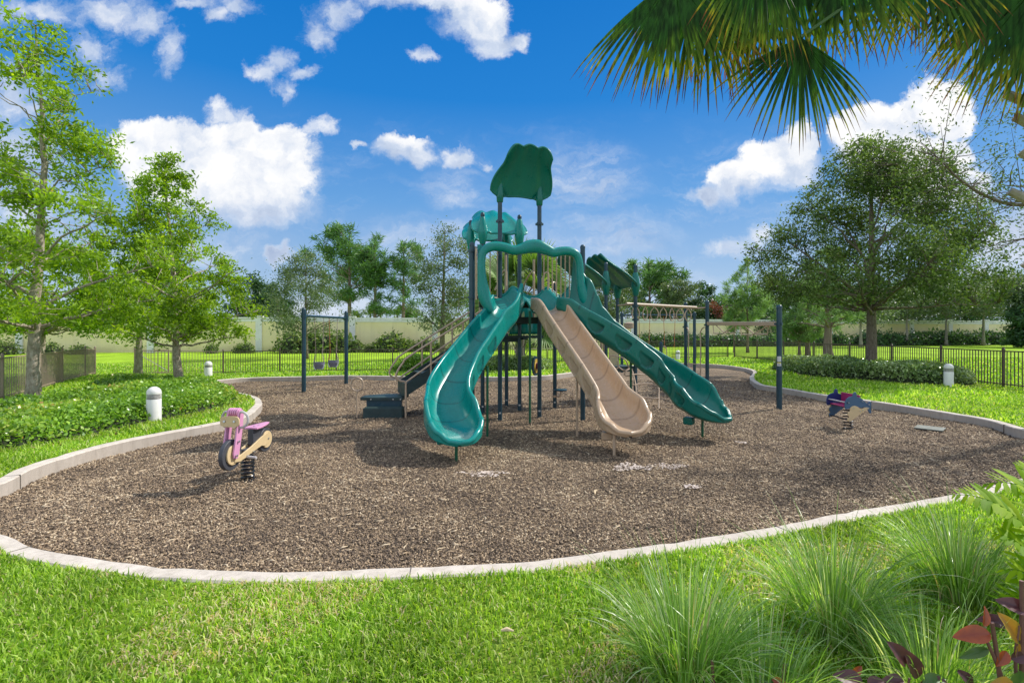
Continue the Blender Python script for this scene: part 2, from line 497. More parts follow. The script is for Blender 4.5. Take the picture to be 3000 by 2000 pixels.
hs = nt.new('ShaderNodeHueSaturation'); c = nt.mix(nt.remap(nt.noise(co, 1.1, 7, 0.7), 0.48, 0.72, 0, 0.55), c, (0.33, 0.235, 0.14)); c = nt.mix(nt.remap(nt.noise(co, 0.8, 6, 0.7, 0.6), 0.52, 0.74, 0, 0.6), c, (0.10, 0.082, 0.068))
nt.put(hs.inputs['Value'], nt.remap(big, 0.32, 0.68, 0.8, 1.3)); nt.put(hs.inputs['Color'], c)
hs.inputs['Saturation'].default_value = 1.05
nt.put(b.inputs['Base Color'], hs.outputs[0]); b.inputs['Roughness'].default_value = 0.85; b.inputs['Specular IOR Level'].default_value = 0.25
hh = nt.math('ADD', nt.math('MULTIPLY', sc1.outputs[1], 0.6), nt.math('MULTIPLY', nt.math('SUBTRACT', 1.0, v1.outputs['Distance']), 0.7))
nt.put(b.inputs['Normal'], nt.bump(hh, 0.9, 0.02))

m_lawn, nt, b, _ = new_mat('lawn')
co = nt.new('ShaderNodeNewGeometry').outputs['Position']
fine = nt.noise(co, 60, 5, 0.75); mid = nt.noise(co, 4.5, 5, 0.6); bigl = nt.noise(co, 0.35, 4, 0.55)
c = nt.ramp(fine, [(0.3, (0.13, 0.23, 0.012)), (0.5, (0.29, 0.48, 0.022)), (0.7, (0.46, 0.64, 0.05))])
c = nt.mix(nt.remap(mid, 0.5, 0.72, 0, 0.4), c, (0.42, 0.60, 0.09))
hs = nt.new('ShaderNodeHueSaturation'); nt.put(hs.inputs['Value'], nt.remap(bigl, 0.35, 0.65, 0.72, 1.2)); nt.put(hs.inputs['Color'], c)
sp = nt.new('ShaderNodeSeparateXYZ'); nt.l.new(co, sp.inputs[0])
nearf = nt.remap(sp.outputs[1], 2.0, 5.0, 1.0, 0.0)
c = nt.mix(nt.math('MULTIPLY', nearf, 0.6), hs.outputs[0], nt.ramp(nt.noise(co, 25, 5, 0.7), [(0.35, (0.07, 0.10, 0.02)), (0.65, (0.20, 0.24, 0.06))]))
nt.put(b.inputs['Base Color'], c); b.inputs['Roughness'].default_value = 0.95; b.inputs['Specular IOR Level'].default_value = 0.1
nt.put(b.inputs['Normal'], nt.bump(fine, 0.8, 0.04))

m_soil = simple('bark_soil', (0.16, 0.085, 0.05), 0.95, 0.5, 9, bump=0.8, bscale=40, spec=0.2)

# ------------------------------------------------------------ lawn sheet with the play pit cut out of it
outer = [(-400, -40), (400, -40), (400, 900), (-400, 900)]
loopo = [Vector((x, y, 0)) for x, y in outer]; looph = [Vector((x, y, 0)) for x, y in kring]
# inner band: rectangle around the pit, finely gridded outside so that the slope works
band = [(-60, -6), (60, -6), (60, 32), (-60, 32)]
def rect_pts(rc, step):
    out = []
    for i in range(4):
        a = Vector((rc[i][0], rc[i][1], 0)); b_ = Vector((rc[(i + 1) % 4][0], rc[(i + 1) % 4][1], 0))
        n = max(1, int((b_ - a).length / step))
        out += [a.lerp(b_, k / n) for k in range(n)]
    return out
import bmesh
bm = bmesh.new()
hv = [bm.verts.new((x, y, 0)) for x, y in kring]
he = [bm.edges.new((hv[i], hv[(i + 1) % len(hv)])) for i in range(len(hv))]
rp = rect_pts(band, 3.0); rv = [bm.verts.new(p) for p in rp]
re_ = [bm.edges.new((rv[i], rv[(i + 1) % len(rv)])) for i in range(len(rv))]
bmesh.ops.triangle_fill(bm, use_beauty=True, use_dissolve=False, edges=he + re_)
for _ in range(2):
    long = [e for e in bm.edges if e.calc_length() > 3.0]
    bmesh.ops.subdivide_edges(bm, edges=long, cuts=1)
    bmesh.ops.triangulate(bm, faces=bm.faces[:])
ov = [bm.verts.new((x, y, 0)) for x, y in outer]
bm.verts.ensure_lookup_table(); ovs = set(ov)
for k in range(4):
    k2 = (k + 1) % 4
    a = Vector((band[k][0], band[k][1], 0)); b_ = Vector((band[k2][0], band[k2][1], 0)); d = (b_ - a).normalized()
    side_v = sorted([v for v in bm.verts if v not in ovs and abs((v.co - a).cross(d).length) < 1e-3 and -1e-3 <= (v.co - a).dot(d) <= (b_ - a).length + 1e-3], key=lambda v: (v.co - a).dot(d))
    try: bm.faces.new([ov[k], ov[k2]] + list(reversed(side_v)))
    except Exception as ex: print('lawn side', k, ex)
bmesh.ops.triangulate(bm, faces=[f for f in bm.faces if len(f.verts) > 4])
for v in bm.verts:
    v.co.z = float(ground_z(v.co.x, v.co.y)) - 0.012
bmesh.ops.recalc_face_normals(bm, faces=bm.faces[:])
me = bpy.data.meshes.new('lawn'); bm.to_mesh(me); bm.free()
if me.polygons[0].normal.z < 0: me.flip_normals()
lawn = link('lawn', me, m_lawn, None, True, None); tag(lawn, kind='structure')

# the surfacing: gently uneven sheet inside the kerb
def tri_poly(poly):
    vs = [Vector((x, y, 0)) for x, y in poly]
    return vs, tessellate_polygon([vs])
inr = offset(kin, 0.05 * sgn)
bm = bmesh.new()
vv = [bm.verts.new((p.x, p.y, 0)) for p in inr]
ee = [bm.edges.new((vv[i], vv[(i + 1) % len(vv)])) for i in range(len(vv))]
bmesh.ops.triangle_fill(bm, use_beauty=True, use_dissolve=False, edges=ee)
for _ in range(4):
    long = [e for e in bm.edges if e.calc_length() > 0.5]
    if not long: break
    bmesh.ops.subdivide_edges(bm, edges=long, cuts=1); bmesh.ops.triangulate(bm, faces=bm.faces[:])
def mulch_z(x, y):
    return 0.018 * math.sin(x * 1.7 + 0.6 * y) * math.sin(y * 1.3 - 0.5 * x) + 0.008 * math.sin(4.3 * x) * math.cos(3.9 * y)
for v in bm.verts: v.co.z = mulch_z(v.co.x, v.co.y)
me = bpy.data.meshes.new('ground_surfacing'); bm.to_mesh(me); bm.free()
if me.polygons[0].normal.z < 0: me.flip_normals()
mul = link('ground_surfacing', me, m_mulch, None, True, None); tag(mul, kind='structure')

# kerb: rounded concrete strip, cast in lengths with joints
kb = MB(); n = len(kin)
prof = [(0.0, -0.25), (0.0, GZ - 0.012), (0.012, GZ), (KW - 0.012, GZ + 0.002), (KW, GZ - 0.01), (KW, -0.2)]
tn = []
for i in range(n):
    t = kin[(i + 1) % n] - kin[i - 1]; t.z = 0; t.normalize(); tn.append(Vector((t.y, -t.x, 0)) * sgn)
for i in range(n):
    joint = (i % 13 == 0)
    wob = 0.006 * math.sin(i * 0.7) + 0.004 * math.sin(i * 2.1)
    for k, (o_, z_) in enumerate(prof):
        oo = o_ - (0.004 if (joint and k < 3) else 0) * -1
        zz = z_ - (0.006 if joint and 0 < k < 5 else 0)
        kb.v.append(tuple(kin[i] + tn[i] * (oo + wob) + Vector((0, 0, zz - kin[i].z))))
m_ = len(prof)
for i in range(n):
    for k in range(m_ - 1):
        a = i * m_ + k; b_ = ((i + 1) % n) * m_ + k
        kb.f.append((a, a + 1, b_ + 1, b_) if sgn > 0 else (a, b_, b_ + 1, a + 1))
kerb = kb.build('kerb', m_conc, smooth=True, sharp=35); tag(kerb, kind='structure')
jb = MB()
for i in range(4, n, 21):
    a = kin[i] + tn[i] * -.003; a.z = 0; b2 = kin[i] + tn[i] * (KW + .002); b2.z = 0
    ang = math.atan2(tn[i].y, tn[i].x)
    jb.box(Vector(((a.x + b2.x) / 2, (a.y + b2.y) / 2, GZ - .11)), KW + .007, .005, .227, rz=ang)
jo = jb.build('joint', simple('joint_shadow', (0.10, 0.085, 0.07), 0.95, 0.2), kerb, smooth=False)

# ------------------------------------------------------------ loose chips lying on the surfacing
m_chip, nt, b, _ = new_mat('loose_chips')
at = nt.new('ShaderNodeAttribute'); at.attribute_name = 'rnd'
co = nt.new('ShaderNodeNewGeometry').outputs['Position']
patch = nt.math('ADD', nt.math('MULTIPLY', nt.math('SUBTRACT', nt.noise(co, 1.1, 7, 0.7), 0.5), 0.9), nt.math('MULTIPLY', nt.math('SUBTRACT', 0.5, nt.noise(co, 0.8, 6, 0.7, 0.6)), 0.9))
nt.put(b.inputs['Base Color'], nt.ramp(nt.math('ADD', at.outputs['Fac'], patch), [(0.0, (0.085, 0.064, 0.048)), (0.32, (0.19, 0.138, 0.096)), (0.62, (0.31, 0.225, 0.145)), (0.90, (0.47, 0.345, 0.215)), (1.0, (0.66, 0.53, 0.36))]))
b.inputs['Roughness'].default_value = 0.8; b.inputs['Specular IOR Level'].default_value = 0.3
def scatter_xy(y0, y1, dens, poly, margin=0.6, inside=True, kx=1500 / FP):
    A = (2 * kx * (y0 + y1) / 2 + 2 * margin) * (y1 - y0)
    N = int(A * dens)
    y = y0 + (y1 - y0) * RNG.random(N)
    x = (RNG.random(N) * 2 - 1) * (kx * y + margin)
    m = in_poly(x, y, poly)
    if not inside: m = ~m
    return x[m], y[m]
Vs, Fs, Rs = [], [], []; off = 0
for (y0, y1, dens, L0) in ((3.2, 5.0, 4200, 0.017), (5.0, 7.5, 2200, 0.020), (7.5, 11, 900, 0.024), (11, 18, 180, 0.036)):
    x, y = scatter_xy(y0, y1, dens, kinxy)
    n_ = len(x)
    z = 0.018 * np.sin(x * 1.7 + 0.6 * y) * np.sin(y * 1.3 - 0.5 * x) + 0.008 * np.sin(4.3 * x) * np.cos(3.9 * y)
    c0 = np.stack([x, y, z + 0.006 + 0.008 * RNG.random(n_)], 1)
    nrm = rand_dirs(n_) * 0.75; nrm[:, 2] += 1.0; nrm = unit(nrm)
    d = rand_dirs(n_); d = unit(d - nrm * np.sum(d * nrm, 1, keepdims=True)); s_ = np.cross(nrm, d)
    L = L0 * (0.5 + RNG.random(n_))[:, None]; W = L * (0.22 + 0.3 * RNG.random(n_))[:, None]
    q = np.stack([c0 - d * L * .5 - s_ * W * .4, c0 + d * L * .5 - s_ * W * .6, c0 + d * L * .5 + s_ * W * .5, c0 - d * L * .45 + s_ * W * .5], 1)
    up = nrm * 0.006
    top = q + up[:, None, :]
    V = np.concatenate([q, top], 1).reshape(-1, 3)
    base = (np.arange(n_) * 8)[:, None, None] + off
    fc = np.array([[4, 5, 6, 7], [0, 1, 5, 4], [1, 2, 6, 5], [2, 3, 7, 6], [3, 0, 4, 7]])[None]
    Vs.append(V); Fs.append((base + fc).reshape(-1, 4)); Rs.append(np.repeat(RNG.random(n_) ** 1.1, 8)); off += n_ * 8
# longer shreds and straw
for (y0, y1, dens, L0) in ((3.2, 6.0, 45, .09), (6.0, 11.0, 14, .12)):
    x, y = scatter_xy(y0, y1, dens, kinxy); n_ = len(x)
    z = 0.018 * np.sin(x * 1.7 + 0.6 * y) * np.sin(y * 1.3 - 0.5 * x) + 0.008 * np.sin(4.3 * x) * np.cos(3.9 * y)
    c0 = np.stack([x, y, z + 0.016 + 0.008 * RNG.random(n_)], 1); a_ = RNG.random(n_) * 6.283
    d = np.stack([np.cos(a_), np.sin(a_), RNG.normal(size=n_) * .08], 1); s_ = np.stack([-np.sin(a_), np.cos(a_), np.zeros(n_)], 1)
    L = L0 * (0.3 + RNG.random(n_) ** 2)[:, None]; W = .004 + .004 * RNG.random(n_)[:, None]; bend = s_ * L * (RNG.random(n_) - .5)[:, None] * .5
    q = np.stack([c0 - d * L * .5 - s_ * W, c0 + bend - s_ * W * .0 - s_ * W, c0 + d * L * .5, c0 + bend + s_ * W], 1)
    V = np.concatenate([q, q + np.array([0, 0, .004])], 1).reshape(-1, 3)
    base = (np.arange(n_) * 8)[:, None, None] + off
    Vs.append(V); Fs.append((base + np.array([[4, 5, 6, 7], [0, 1, 5, 4], [1, 2, 6, 5], [2, 3, 7, 6], [3, 0, 4, 7]])[None]).reshape(-1, 4)); Rs.append(np.repeat(.7 + .5 * RNG.random(n_), 8)); off += n_ * 8
chips = np_mesh('wood_chips', np.concatenate(Vs), np.concatenate(Fs), np.concatenate(Rs), m_chip)
tag(chips, 'loose brown and tan wood chips covering the play area', 'wood chips', kind='stuff')

# ------------------------------------------------------------ grass blades
m_grass = leaf_mat('grass_blades', [(0.0, (0.10, 0.22, 0.015)), (0.4, (0.25, 0.42, 0.03)), (0.72, (0.42, 0.58, 0.07)), (0.88, (0.56, 0.66, 0.22)), (0.95, (0.68, 0.60, 0.38)), (1.0, (0.58, 0.40, 0.26))], trans=0.45, rough=0.5, spec=0.25)
def blades(x, y, z, L, W, lean, rnd, nseg=2, rng=RNG):
    n_ = len(x)
    a = rng.random(n_) * 2 * np.pi
    d = np.stack([np.cos(a), np.sin(a), np.zeros(n_)], 1)
    s_ = np.stack([-np.sin(a), np.cos(a), np.zeros(n_)], 1)
    tw = (rng.random(n_) - .5)[:, None] * 1.2
    s_ = unit(s_ + d * tw)
    b0 = np.stack([x, y, z], 1); le = (lean * (0.3 + 0.9 * rng.random(n_)))[:, None]
    L = L[:, None]; W = W[:, None]; up = np.array([0, 0, 1.0])
    p1 = b0 + up * L * 0.55 * np.cos(le * .5) + d * L * 0.55 * np.sin(le * .5)
    p2 = p1 + up * L * 0.5 * np.cos(le * 1.5) + d * L * 0.5 * np.sin(le * 1.5)
    V = np.stack([b0 - s_ * W * .4, b0 + s_ * W * .4, p1 + s_ * W * .5, p1 - s_ * W * .5, p2 + s_ * W * 0.08, p2 - s_ * W * 0.08], 1).reshape(-1, 3)
    base = (np.arange(n_) * 6)[:, None, None]
    F = (base + np.array([[0, 1, 2, 3], [3, 2, 4, 5]])[None]).reshape(-1, 4)
    return V, F, np.repeat(rnd, 6)
def vnoise(x, y, s, seed=0):
    r = np.random.default_rng(seed); v = np.zeros_like(x)
    for k in range(6):
        a = r.random() * 6.28; f = s * (0.6 + r.random()); v += np.sin((x * math.cos(a) + y * math.sin(a)) * f + r.random() * 6.28)
    return v / 6 * 1.6
HEDGE_POLYS = [
    [(-9.2, 5.2), (-6.95, 6.62), (-6.45, 7.9), (-6.3, 9.1), (-6.15, 10.4), (-6.6, 11.9), (-8.0, 13.4), (-9.6, 14.3), (-11.2, 14.2), (-10.8, 12.6), (-9.95, 11.0), (-9.7, 9.4), (-9.7, 7.2)],
    [(10.9, 20.6), (10.65, 18.3), (11.1, 16.7), (12.1, 15.3), (13.1, 14.55), (13.95, 14.9), (13.9, 16.3), (13.6, 18.6), (13.0, 20.8), (11.8, 21.6)],
    [(-1.3, 21.4), (-0.6, 20.6), (0.5, 20.5), (1.5, 20.9), (1.8, 21.8), (1.2, 22.7), (-0.5, 22.9), (-1.4, 22.3)],
    [(-5.0, 20.6), (-4.0, 19.9), (-2.9, 20.1), (-2.6, 20.9), (-3.4, 21.6), (-4.7, 21.5)],
]
Vs, Fs, Rs = [], [], []; off = 0
for (y0, y1, dens, L0, W0) in ((2.2, 3.2, 9000, .046, .0070), (3.2, 4.6, 6500, .050, .0078), (4.6, 7.5, 2400, .062, .011), (7.5, 12, 900, .075, .017), (12, 18, 420, .085, .028), (18, 32, 170, .10, .05)):
    x, y = scatter_xy(y0, y1, dens, kring, 1.2 if y0 > 3 else 0.7, inside=False)
    for hp in HEDGE_POLYS:
        m = in_poly(x, y, hp); x, y = x[~m], y[~m]
    if y0 >= 18: m = (y < 30); x, y = x[m], y[m]
    pn = vnoise(x, y, 5.0, 3); dry = vnoise(x, y, 2.6, 9)
    if y0 < 4: keep = RNG.random(len(x)) < np.clip(0.8 + 0.5 * pn, .3, 1)
    else: keep = np.ones(len(x), bool)
    x, y, pn, dry = x[keep], y[keep], pn[keep], dry[keep]
    n_ = len(x); rnd = RNG.random(n_) * 0.93
    dz = np.where((dry > .10) & (y < 3.7) & (x > -2.0), 0.42, 0.06); isdry = RNG.random(n_) < dz
    rnd[isdry] = 0.93 + 0.07 * RNG.random(isdry.sum())
    L = L0 * (0.55 + 0.8 * RNG.random(n_)) * (1 + 0.25 * pn); W = W0 * (0.7 + 0.6 * RNG.random(n_))
    V, F, R_ = blades(x, y, ground_z(x, y) - 0.012, L, W, np.where(isdry, 1.5, 0.65 + 0.6 * RNG.random(n_)), rnd)
    Vs.append(V); Fs.append(F + off); Rs.append(R_); off += len(V)
grass = np_mesh('grass', np.concatenate(Vs), np.concatenate(Fs), np.concatenate(Rs), m_grass)
tag(grass, 'short bright green lawn grass around the play area', 'grass', kind='stuff')
print('grass verts', off)
# ------------------------------------------------------------ playground materials
m_post = simple('post_paint', (0.010, 0.045, 0.068), 0.32, 0.15, 3, dirt=(0.05, 0.09, 0.11), bump=0.1, bscale=200)
m_beige = simple('beige_paint', (0.46, 0.34, 0.235), 0.4, 0.08, 4, dirt=(0.34, 0.25, 0.17))
m_green = simple('green_paint', (0.004, 0.11, 0.055), 0.35, 0.1, 4)
m_deck = simple('deck_coating', (0.018, 0.042, 0.042), 0.6, 0.25, 6, dirt=(0.07, 0.08, 0.07), bump=0.3, bscale=120)
m_steel = simple('galvanised_steel', (0.55, 0.56, 0.58), 0.35, 0.1, 8, metal=0.9)
m_chain = simple('rusty_chain', (0.36, 0.30, 0.26), 0.5, 0.3, 12, metal=0.5)
m_rust = simple('orange_chain', (0.45, 0.16, 0.06), 0.6, 0.3, 12)

def plastic(name, col, rough=0.22, seam=(0.0, 0.03, 0.03), fade=None, var=0.1):
    m, nt, b, out = new_mat(name)
    co = nt.new('ShaderNodeNewGeometry').outputs['Position']
    n1 = nt.noise(co, 1.6, 5, 0.6)
    c = nt.mix(nt.remap(n1, 0.35, 0.65, 0, 1), tuple(x * (1 - var) for x in col), tuple(min(1, x * (1 + var)) for x in col))
    if fade: c = nt.mix(nt.remap(nt.noise(nt.vmath('MULTIPLY', co, (5, 5, 1.2)), 3.0, 6, 0.7), 0.48, 0.72, 0, 0.55), c, fade)
    scuff = nt.noise(nt.vmath('MULTIPLY', co, (22, 7, 7)), 2.0, 8, .75)
    c = nt.mix(nt.remap(scuff, .56, .74, 0, .28), c, tuple(min(1, x * .55 + .18) for x in col))
    at = nt.new('ShaderNodeAttribute'); at.attribute_name = 'rnd'
    c = nt.mix(nt.math('MULTIPLY', at.outputs['Fac'], 0.5), c, seam)  # darkens the seams and paints shade into the pockets
    nt.put(b.inputs['Base Color'], c)
    nt.put(b.inputs['Roughness'], nt.remap(nt.noise(co, 7, 5, 0.6), 0.3, 0.7, rough * 0.75, rough * 1.5))
    b.inputs['Coat Weight'].default_value = 0.08; b.inputs['Coat Roughness'].default_value = 0.2; b.inputs['Specular IOR Level'].default_value = 0.4
    nt.put(b.inputs['Normal'], nt.bump(nt.noise(co, 9, 3), 0.05, 0.02))
    return m
m_teal = plastic('teal_plastic', (0.0, 0.215, 0.185), 0.26, fade=(0.005, 0.25, 0.235))
m_dteal = plastic('green_plastic', (0.0, 0.145, 0.115), 0.3, fade=(0.002, 0.16, 0.13))
m_tan = plastic('tan_plastic', (0.45, 0.32, 0.205), 0.26, seam=(0.22, 0.15, 0.10), fade=(0.50, 0.39, 0.30), var=0.05)

play = empty('play_structure', (0.3, 10.4, 0), 'green and tan playground climbing structure with three slides, roofs and stairs', 'play structure')
LOC = Vector((0.3, 10.4, 0))
def L(p): return Vector(p) - LOC
class PM(MB):
    """parts of the play structure are given in world coordinates, stored relative to its Empty"""
    def build(s, name, m, parent=None, **kw):
        if parent is None: parent = play
        s.v = [tuple(Vector(v) - LOC) for v in s.v]
        return MB.build(s, name, m, parent, **kw)

EV = Vector((0.967, 0.256, 0)); NV = Vector((0.256, -0.967, 0))
POSTS = dict(p1383=(-.75, 9.30, 3.38), p1707=(1.41, 9.87, 3.43), p1464=(-.24, 9.84, 4.75), p1581=(.56, 10.10, 4.75),
             p1415=(-.635, 10.68, 4.27), p1525=(.165, 10.90, 4.27), p1376=(-.95, 11.43, 4.27), p1484=(-.13, 11.70, 4.2),
             p1626=(.98, 11.33, 2.83), p1776=(2.28, 12.0, 3.38), p1862=(3.07, 12.3, 3.38), p1808=(2.80, 13.15, 3.38), p1725=(2.01, 12.87, 3.38),
             p2009=(5.30, 15.1, 2.60), p2072=(5.62, 14.25, 2.60), p2282=(6.02, 11.15, 2.30))
def post_mesh(x, y, h, r=0.044):
    m = PM()
    m.lathe((x, y, 0), [(r, -0.05), (r, h - 0.02), (r * 1.08, h - 0.018), (r * 1.08, h + 0.01), (r * 0.98, h + 0.03), (r * 0.7, h + 0.05), (r * 0.25, h + 0.058)], 18)
    return m
for k, (x, y, h) in POSTS.items():
    r = 0.044
    if k in ('p1383', 'p1707'): r = 0.048
    if k == 'p2282': r = 0.060
    if k in ('p2009', 'p2072'): r = 0.052
    po = post_mesh(x, y, h, r).build('post', m_post)
    if k in ('p1464', 'p1484', 'p1525', 'p1581', 'p1626', 'p1415'):
        st = PM(); a0 = math.atan2(-y, -x)
        st.grid(lambda u, v: Vector((x + (r + .0015) * math.cos(a0 + (u - .5) * .9), y + (r + .0015) * math.sin(a0 + (u - .5) * .9), 0.13 + v * .03)), 6, 1)
        st.build('label', simple('pale_label_' + k, (0.5, 0.52, 0.5), 0.5), po)
m_white = simple('sticker_white', (0.75, 0.75, 0.73), 0.45, 0.05)
m_print = simple('sticker_print', (0.12, 0.16, 0.2), 0.5, 0.05)
m_yel = simple('sticker_yellow', (0.65, 0.55, 0.12), 0.5, 0.05)
def collar(x, y, z, r=0.062, h=0.06, m=None):
    c = PM(); c.lathe((x, y, z), [(r, -h / 2), (r, h / 2)], 16)
    for a in (0.5, 2.6, 4.7): c.box((x + (r + .012) * math.cos(a), y + (r + .012) * math.sin(a), z), .03, .03, h * .7, rz=a)
    return c.build('clamp', m or m_post)
# stickers on the track-ride post
x, y, h = POSTS['p2282']
a0 = math.atan2(-y, -x)
for (z0, z1, mm) in ((1.085, 1.20, m_white), (0.985, 1.07, m_yel), (0.985, 1.045, m_white)):
    s_ = PM(); rr = .0625 if mm is not m_white or z1 > 1.1 else .0640
    s_.grid(lambda u, v: Vector((x + rr * math.cos(a0 + (u - .5) * 1.3), y + rr * math.sin(a0 + (u - .5) * 1.3), z0 + v * (z1 - z0))), 8, 1)
    so = s_.build('sticker', mm)
    if mm is m_white:
        for q in range(4):
            zz = z0 + (z1 - z0) * (0.18 + 0.2 * q)
            t_ = PM(); t_.grid(lambda u, v: Vector((x + (rr + .001) * math.cos(a0 + (u - .5) * (1.0 - .2 * (q % 2))), y + (rr + .001) * math.sin(a0 + (u - .5) * (1.0 - .2 * (q % 2))), zz + v * .006)), 6, 1)
            t_.build('print_line', m_print, so)

# ------------------------------------------------------------ decks
def quad_deck(names, z, nm='deck', th=0.05):
    pts = [Vector((POSTS[n_][0], POSTS[n_][1], z)) for n_ in names]
    c = sum(pts, Vector()) / len(pts)
    pts = [c + (p - c) * 0.985 for p in pts]
    d = PM(); d.prism([p - Vector((0, 0, th)) for p in pts], (0, 0, th))
    ob = d.build(nm, m_deck, smooth=False)
    rim = PM()
    for i in range(len(pts)):
        a, b_ = pts[i], pts[(i + 1) % len(pts)]
        rim.bar(a - Vector((0, 0, th + .04)), b_ - Vector((0, 0, th + .04)), .03, .08)
    rim.build('deck_frame', m_deck, ob, smooth=False)
    return ob
quad_deck(['p1376', 'p1415', 'p1525', 'p1484'], 1.66)
quad_deck(['p1415', 'p1464', 'p1581', 'p1525'], 2.05)
POSTS_ = POSTS; POSTS = dict(POSTS); POSTS['c1'] = (-.66, 9.72, 0); POSTS['c2'] = (1.24, 10.22, 0)
quad_deck(['p1464', 'c1', 'c2', 'p1581'], 2.36); POSTS = POSTS_
quad_deck(['p1725', 'p1776', 'p1862', 'p1808'], 0.90)
for k, z in (('p1383', 2.40), ('p1525', 1.60), ('p1776', 0.90), ('p1383', 3.27), ('p1376', 1.6), ('p1862', 2.05), ('p1862', 2.4), ('p2072', 1.95), ('p2009', 1.9), ('p2282', 1.93), ('p1464', 3.95), ('p1581', 3.95)):
    collar(POSTS[k][0], POSTS[k][1], z, POSTS[k] and (0.076 if k == 'p2282' else 0.060))

# ------------------------------------------------------------ pipe barriers of the top deck
def barrier(a, b, z0, z1, n_, r=0.0125, inset=0.1, rails=True, name='barrier'):
    a = Vector(a); b = Vector(b); d = b - a
    m = PM()
    for i in range(n_):
        t = inset + (1 - 2 * inset) * i / (n_ - 1)
        p = a + d * t
        m.tube([p + Vector((0, 0, z0)), p + Vector((0, 0, z1))], r, 8)
    if rails:
        for z in (z0, z1): m.tube([a + d * .04 + Vector((0, 0, z)), b - d * .04 + Vector((0, 0, z))], r * 1.2, 8)
    return m.build(name, m_beige)
XY = lambda k: Vector((POSTS[k][0], POSTS[k][1], 0))
barrier(XY('p1383'), XY('p1464'), 2.42, 3.35, 4)
barrier(XY('p1581'), XY('p1707'), 2.42, 3.32, 9)
barrier(XY('p1376'), XY('p1484'), 1.72, 2.6, 7)
barrier(XY('p1525') + Vector((.02, 0, 0)), XY('p1484'), 1.72, 2.6, 6)
# upright pipes standing beside the front-left post and in the opening
m = PM()
m.tube([Vector((-.67, 9.22, 2.35)), Vector((-.67, 9.22, 3.30))], 0.019, 10)
m.build('upright_pipe', m_beige)
for px_, Y_, zt in ((1482, 10.0, 3.3), (1564, 10.25, 3.25)):
    m = PM(); X_ = (px_ - 1500) / FP * Y_
    m.tube([(X_, Y_, 2.05), (X_, Y_, zt)], 0.024, 10); m.build('upright_pipe', m_beige)
# hoop handrails between the decks
def hoop(pts, r=0.017, name='handrail'):
    m = PM(); m.tube(catmull(pts, False, 6), r, 8); return m.build(name, m_beige)
hoop([P(1450, 850, 10.4), P(1466, 815, 10.4), P(1474, 796, 10.3), P(1480, 791, 10.2), P(1484, 800, 10.1), P(1484, 850, 10.1), P(1484, 880, 10.1)])
hoop([P(1527, 848, 10.9), P(1545, 815, 10.6), P(1557, 798, 10.4), P(1562, 796, 10.3), P(1564, 806, 10.2), P(1564, 870, 10.2)])
hoop([P(1540, 870, 10.9), P(1552, 852, 10.6), P(1562, 840, 10.4)])
hoop([P(1588, 870, 10.9), P(1589, 825, 10.9), P(1594, 805, 10.9), P(1601, 798, 10.9), P(1607, 806, 10.9), P(1608, 870, 10.9)])
hoop([P(1618, 860, 11.25), P(1619, 832, 11.25), P(1623, 827, 11.3), P(1628, 832, 11.3), P(1629, 860, 11.3)], 0.02)

# ------------------------------------------------------------ roofs
m_cap = m_post
def roof(k0, k1, lean, zb, Lh, Lv, W0, W1, name='roof', ext=0.13, cap=True, sag=0.16, mat=None, boss=True, lobe=.055, bulge=.14, shift=0.0):
    a = XY(k0); b = XY(k1); e = (b - a); hs = e.length / 2; e.normalize(); c = (a + b) / 2 + Vector((0, 0, zb))
    ln = Vector((lean[0], lean[1], 0)); ln.normalize()
    sl = (ln * Lh + Vector((0, 0, Lv))); Ls = sl.length; su = sl.normalized(); nn = e.cross(su).normalized()
    if nn.z < 0: nn = -nn
    up_ = hs / W0
    def f(u, v):
        uu = u * 2 - 1
        W = W0 + (W1 - W0) * sstep(0.05, 1.0, v) + 0.05 * math.sin(math.pi * min(1, v * 1.3)) - 0.16 * (1 - sstep(0, .16, v))
        t = v * Ls * (1 - 0.05 * abs(uu) ** 3)
        if v > 0.5: t += lobe * abs(math.cos(1.5 * math.pi * uu)) * (v - .5) * 2
        if v < 0.3: t -= 0.05 * (abs(uu) ** 2 - .4) * (0.3 - v) / .3
        curve = sag * (1 - uu * uu) * (0.4 + 0.6 * v) + bulge * math.sin(math.pi * v * .9)
        rib = 0.05 * (math.exp(-((abs(uu) - up_ * (1 - .25 * v)) / .12) ** 2)) * (1 - .5 * v) * 0.8
        mid = 0.018 * math.cos(uu * math.pi * 3) * v
        t -= .10 * abs(uu) ** 9 * v
        return c + e * (uu * W + shift * v) + su * t + nn * (curve * .55 + rib + mid)
    m = PM(); m.grid(f, 44, 36)
    ob = m.build(name, mat or m_dteal, sharp=None)
    md = ob.modifiers.new('thickness', 'SOLIDIFY'); md.thickness = 0.035; md.offset = 0
    # rolled edge all round
    edge = [f(0, j / 20) for j in range(21)] + [f(i / 44, 1) for i in range(1, 45)] + [f(1, j / 20) for j in range(19, -1, -1)] + [f(i / 44, 0) for i in range(43, 0, -1)]
    PM().tube(edge, 0.024, 8, closed=True).build('rim', mat or m_dteal, ob, sharp=None)
    if boss:
        for k in (k0, k1):
            x, y, h = POSTS[k]
            PM().lathe((x, y, zb), [(.052, -.22), (.064, -.20), (.105, .0), (.11, .06), (.09, .2), (.060, .34), (.052, .36), (.03, .365)], 18).build('post_sleeve', mat or m_dteal, ob)
    return ob
roof('p1464', 'p1581', (.256, -.967), 4.44, 0.60, 0.78, 0.60, 0.45, boss=False, shift=.07, lobe=.04)
for k in ('p1464', 'p1581'):
    x, y, h = POSTS[k]
    PM().lathe((x, y, 4.40), [(.052, -.08), (.062, -.07), (.075, .08), (.07, .3), (.03, .42)], 16).build('post_sleeve', m_dteal)
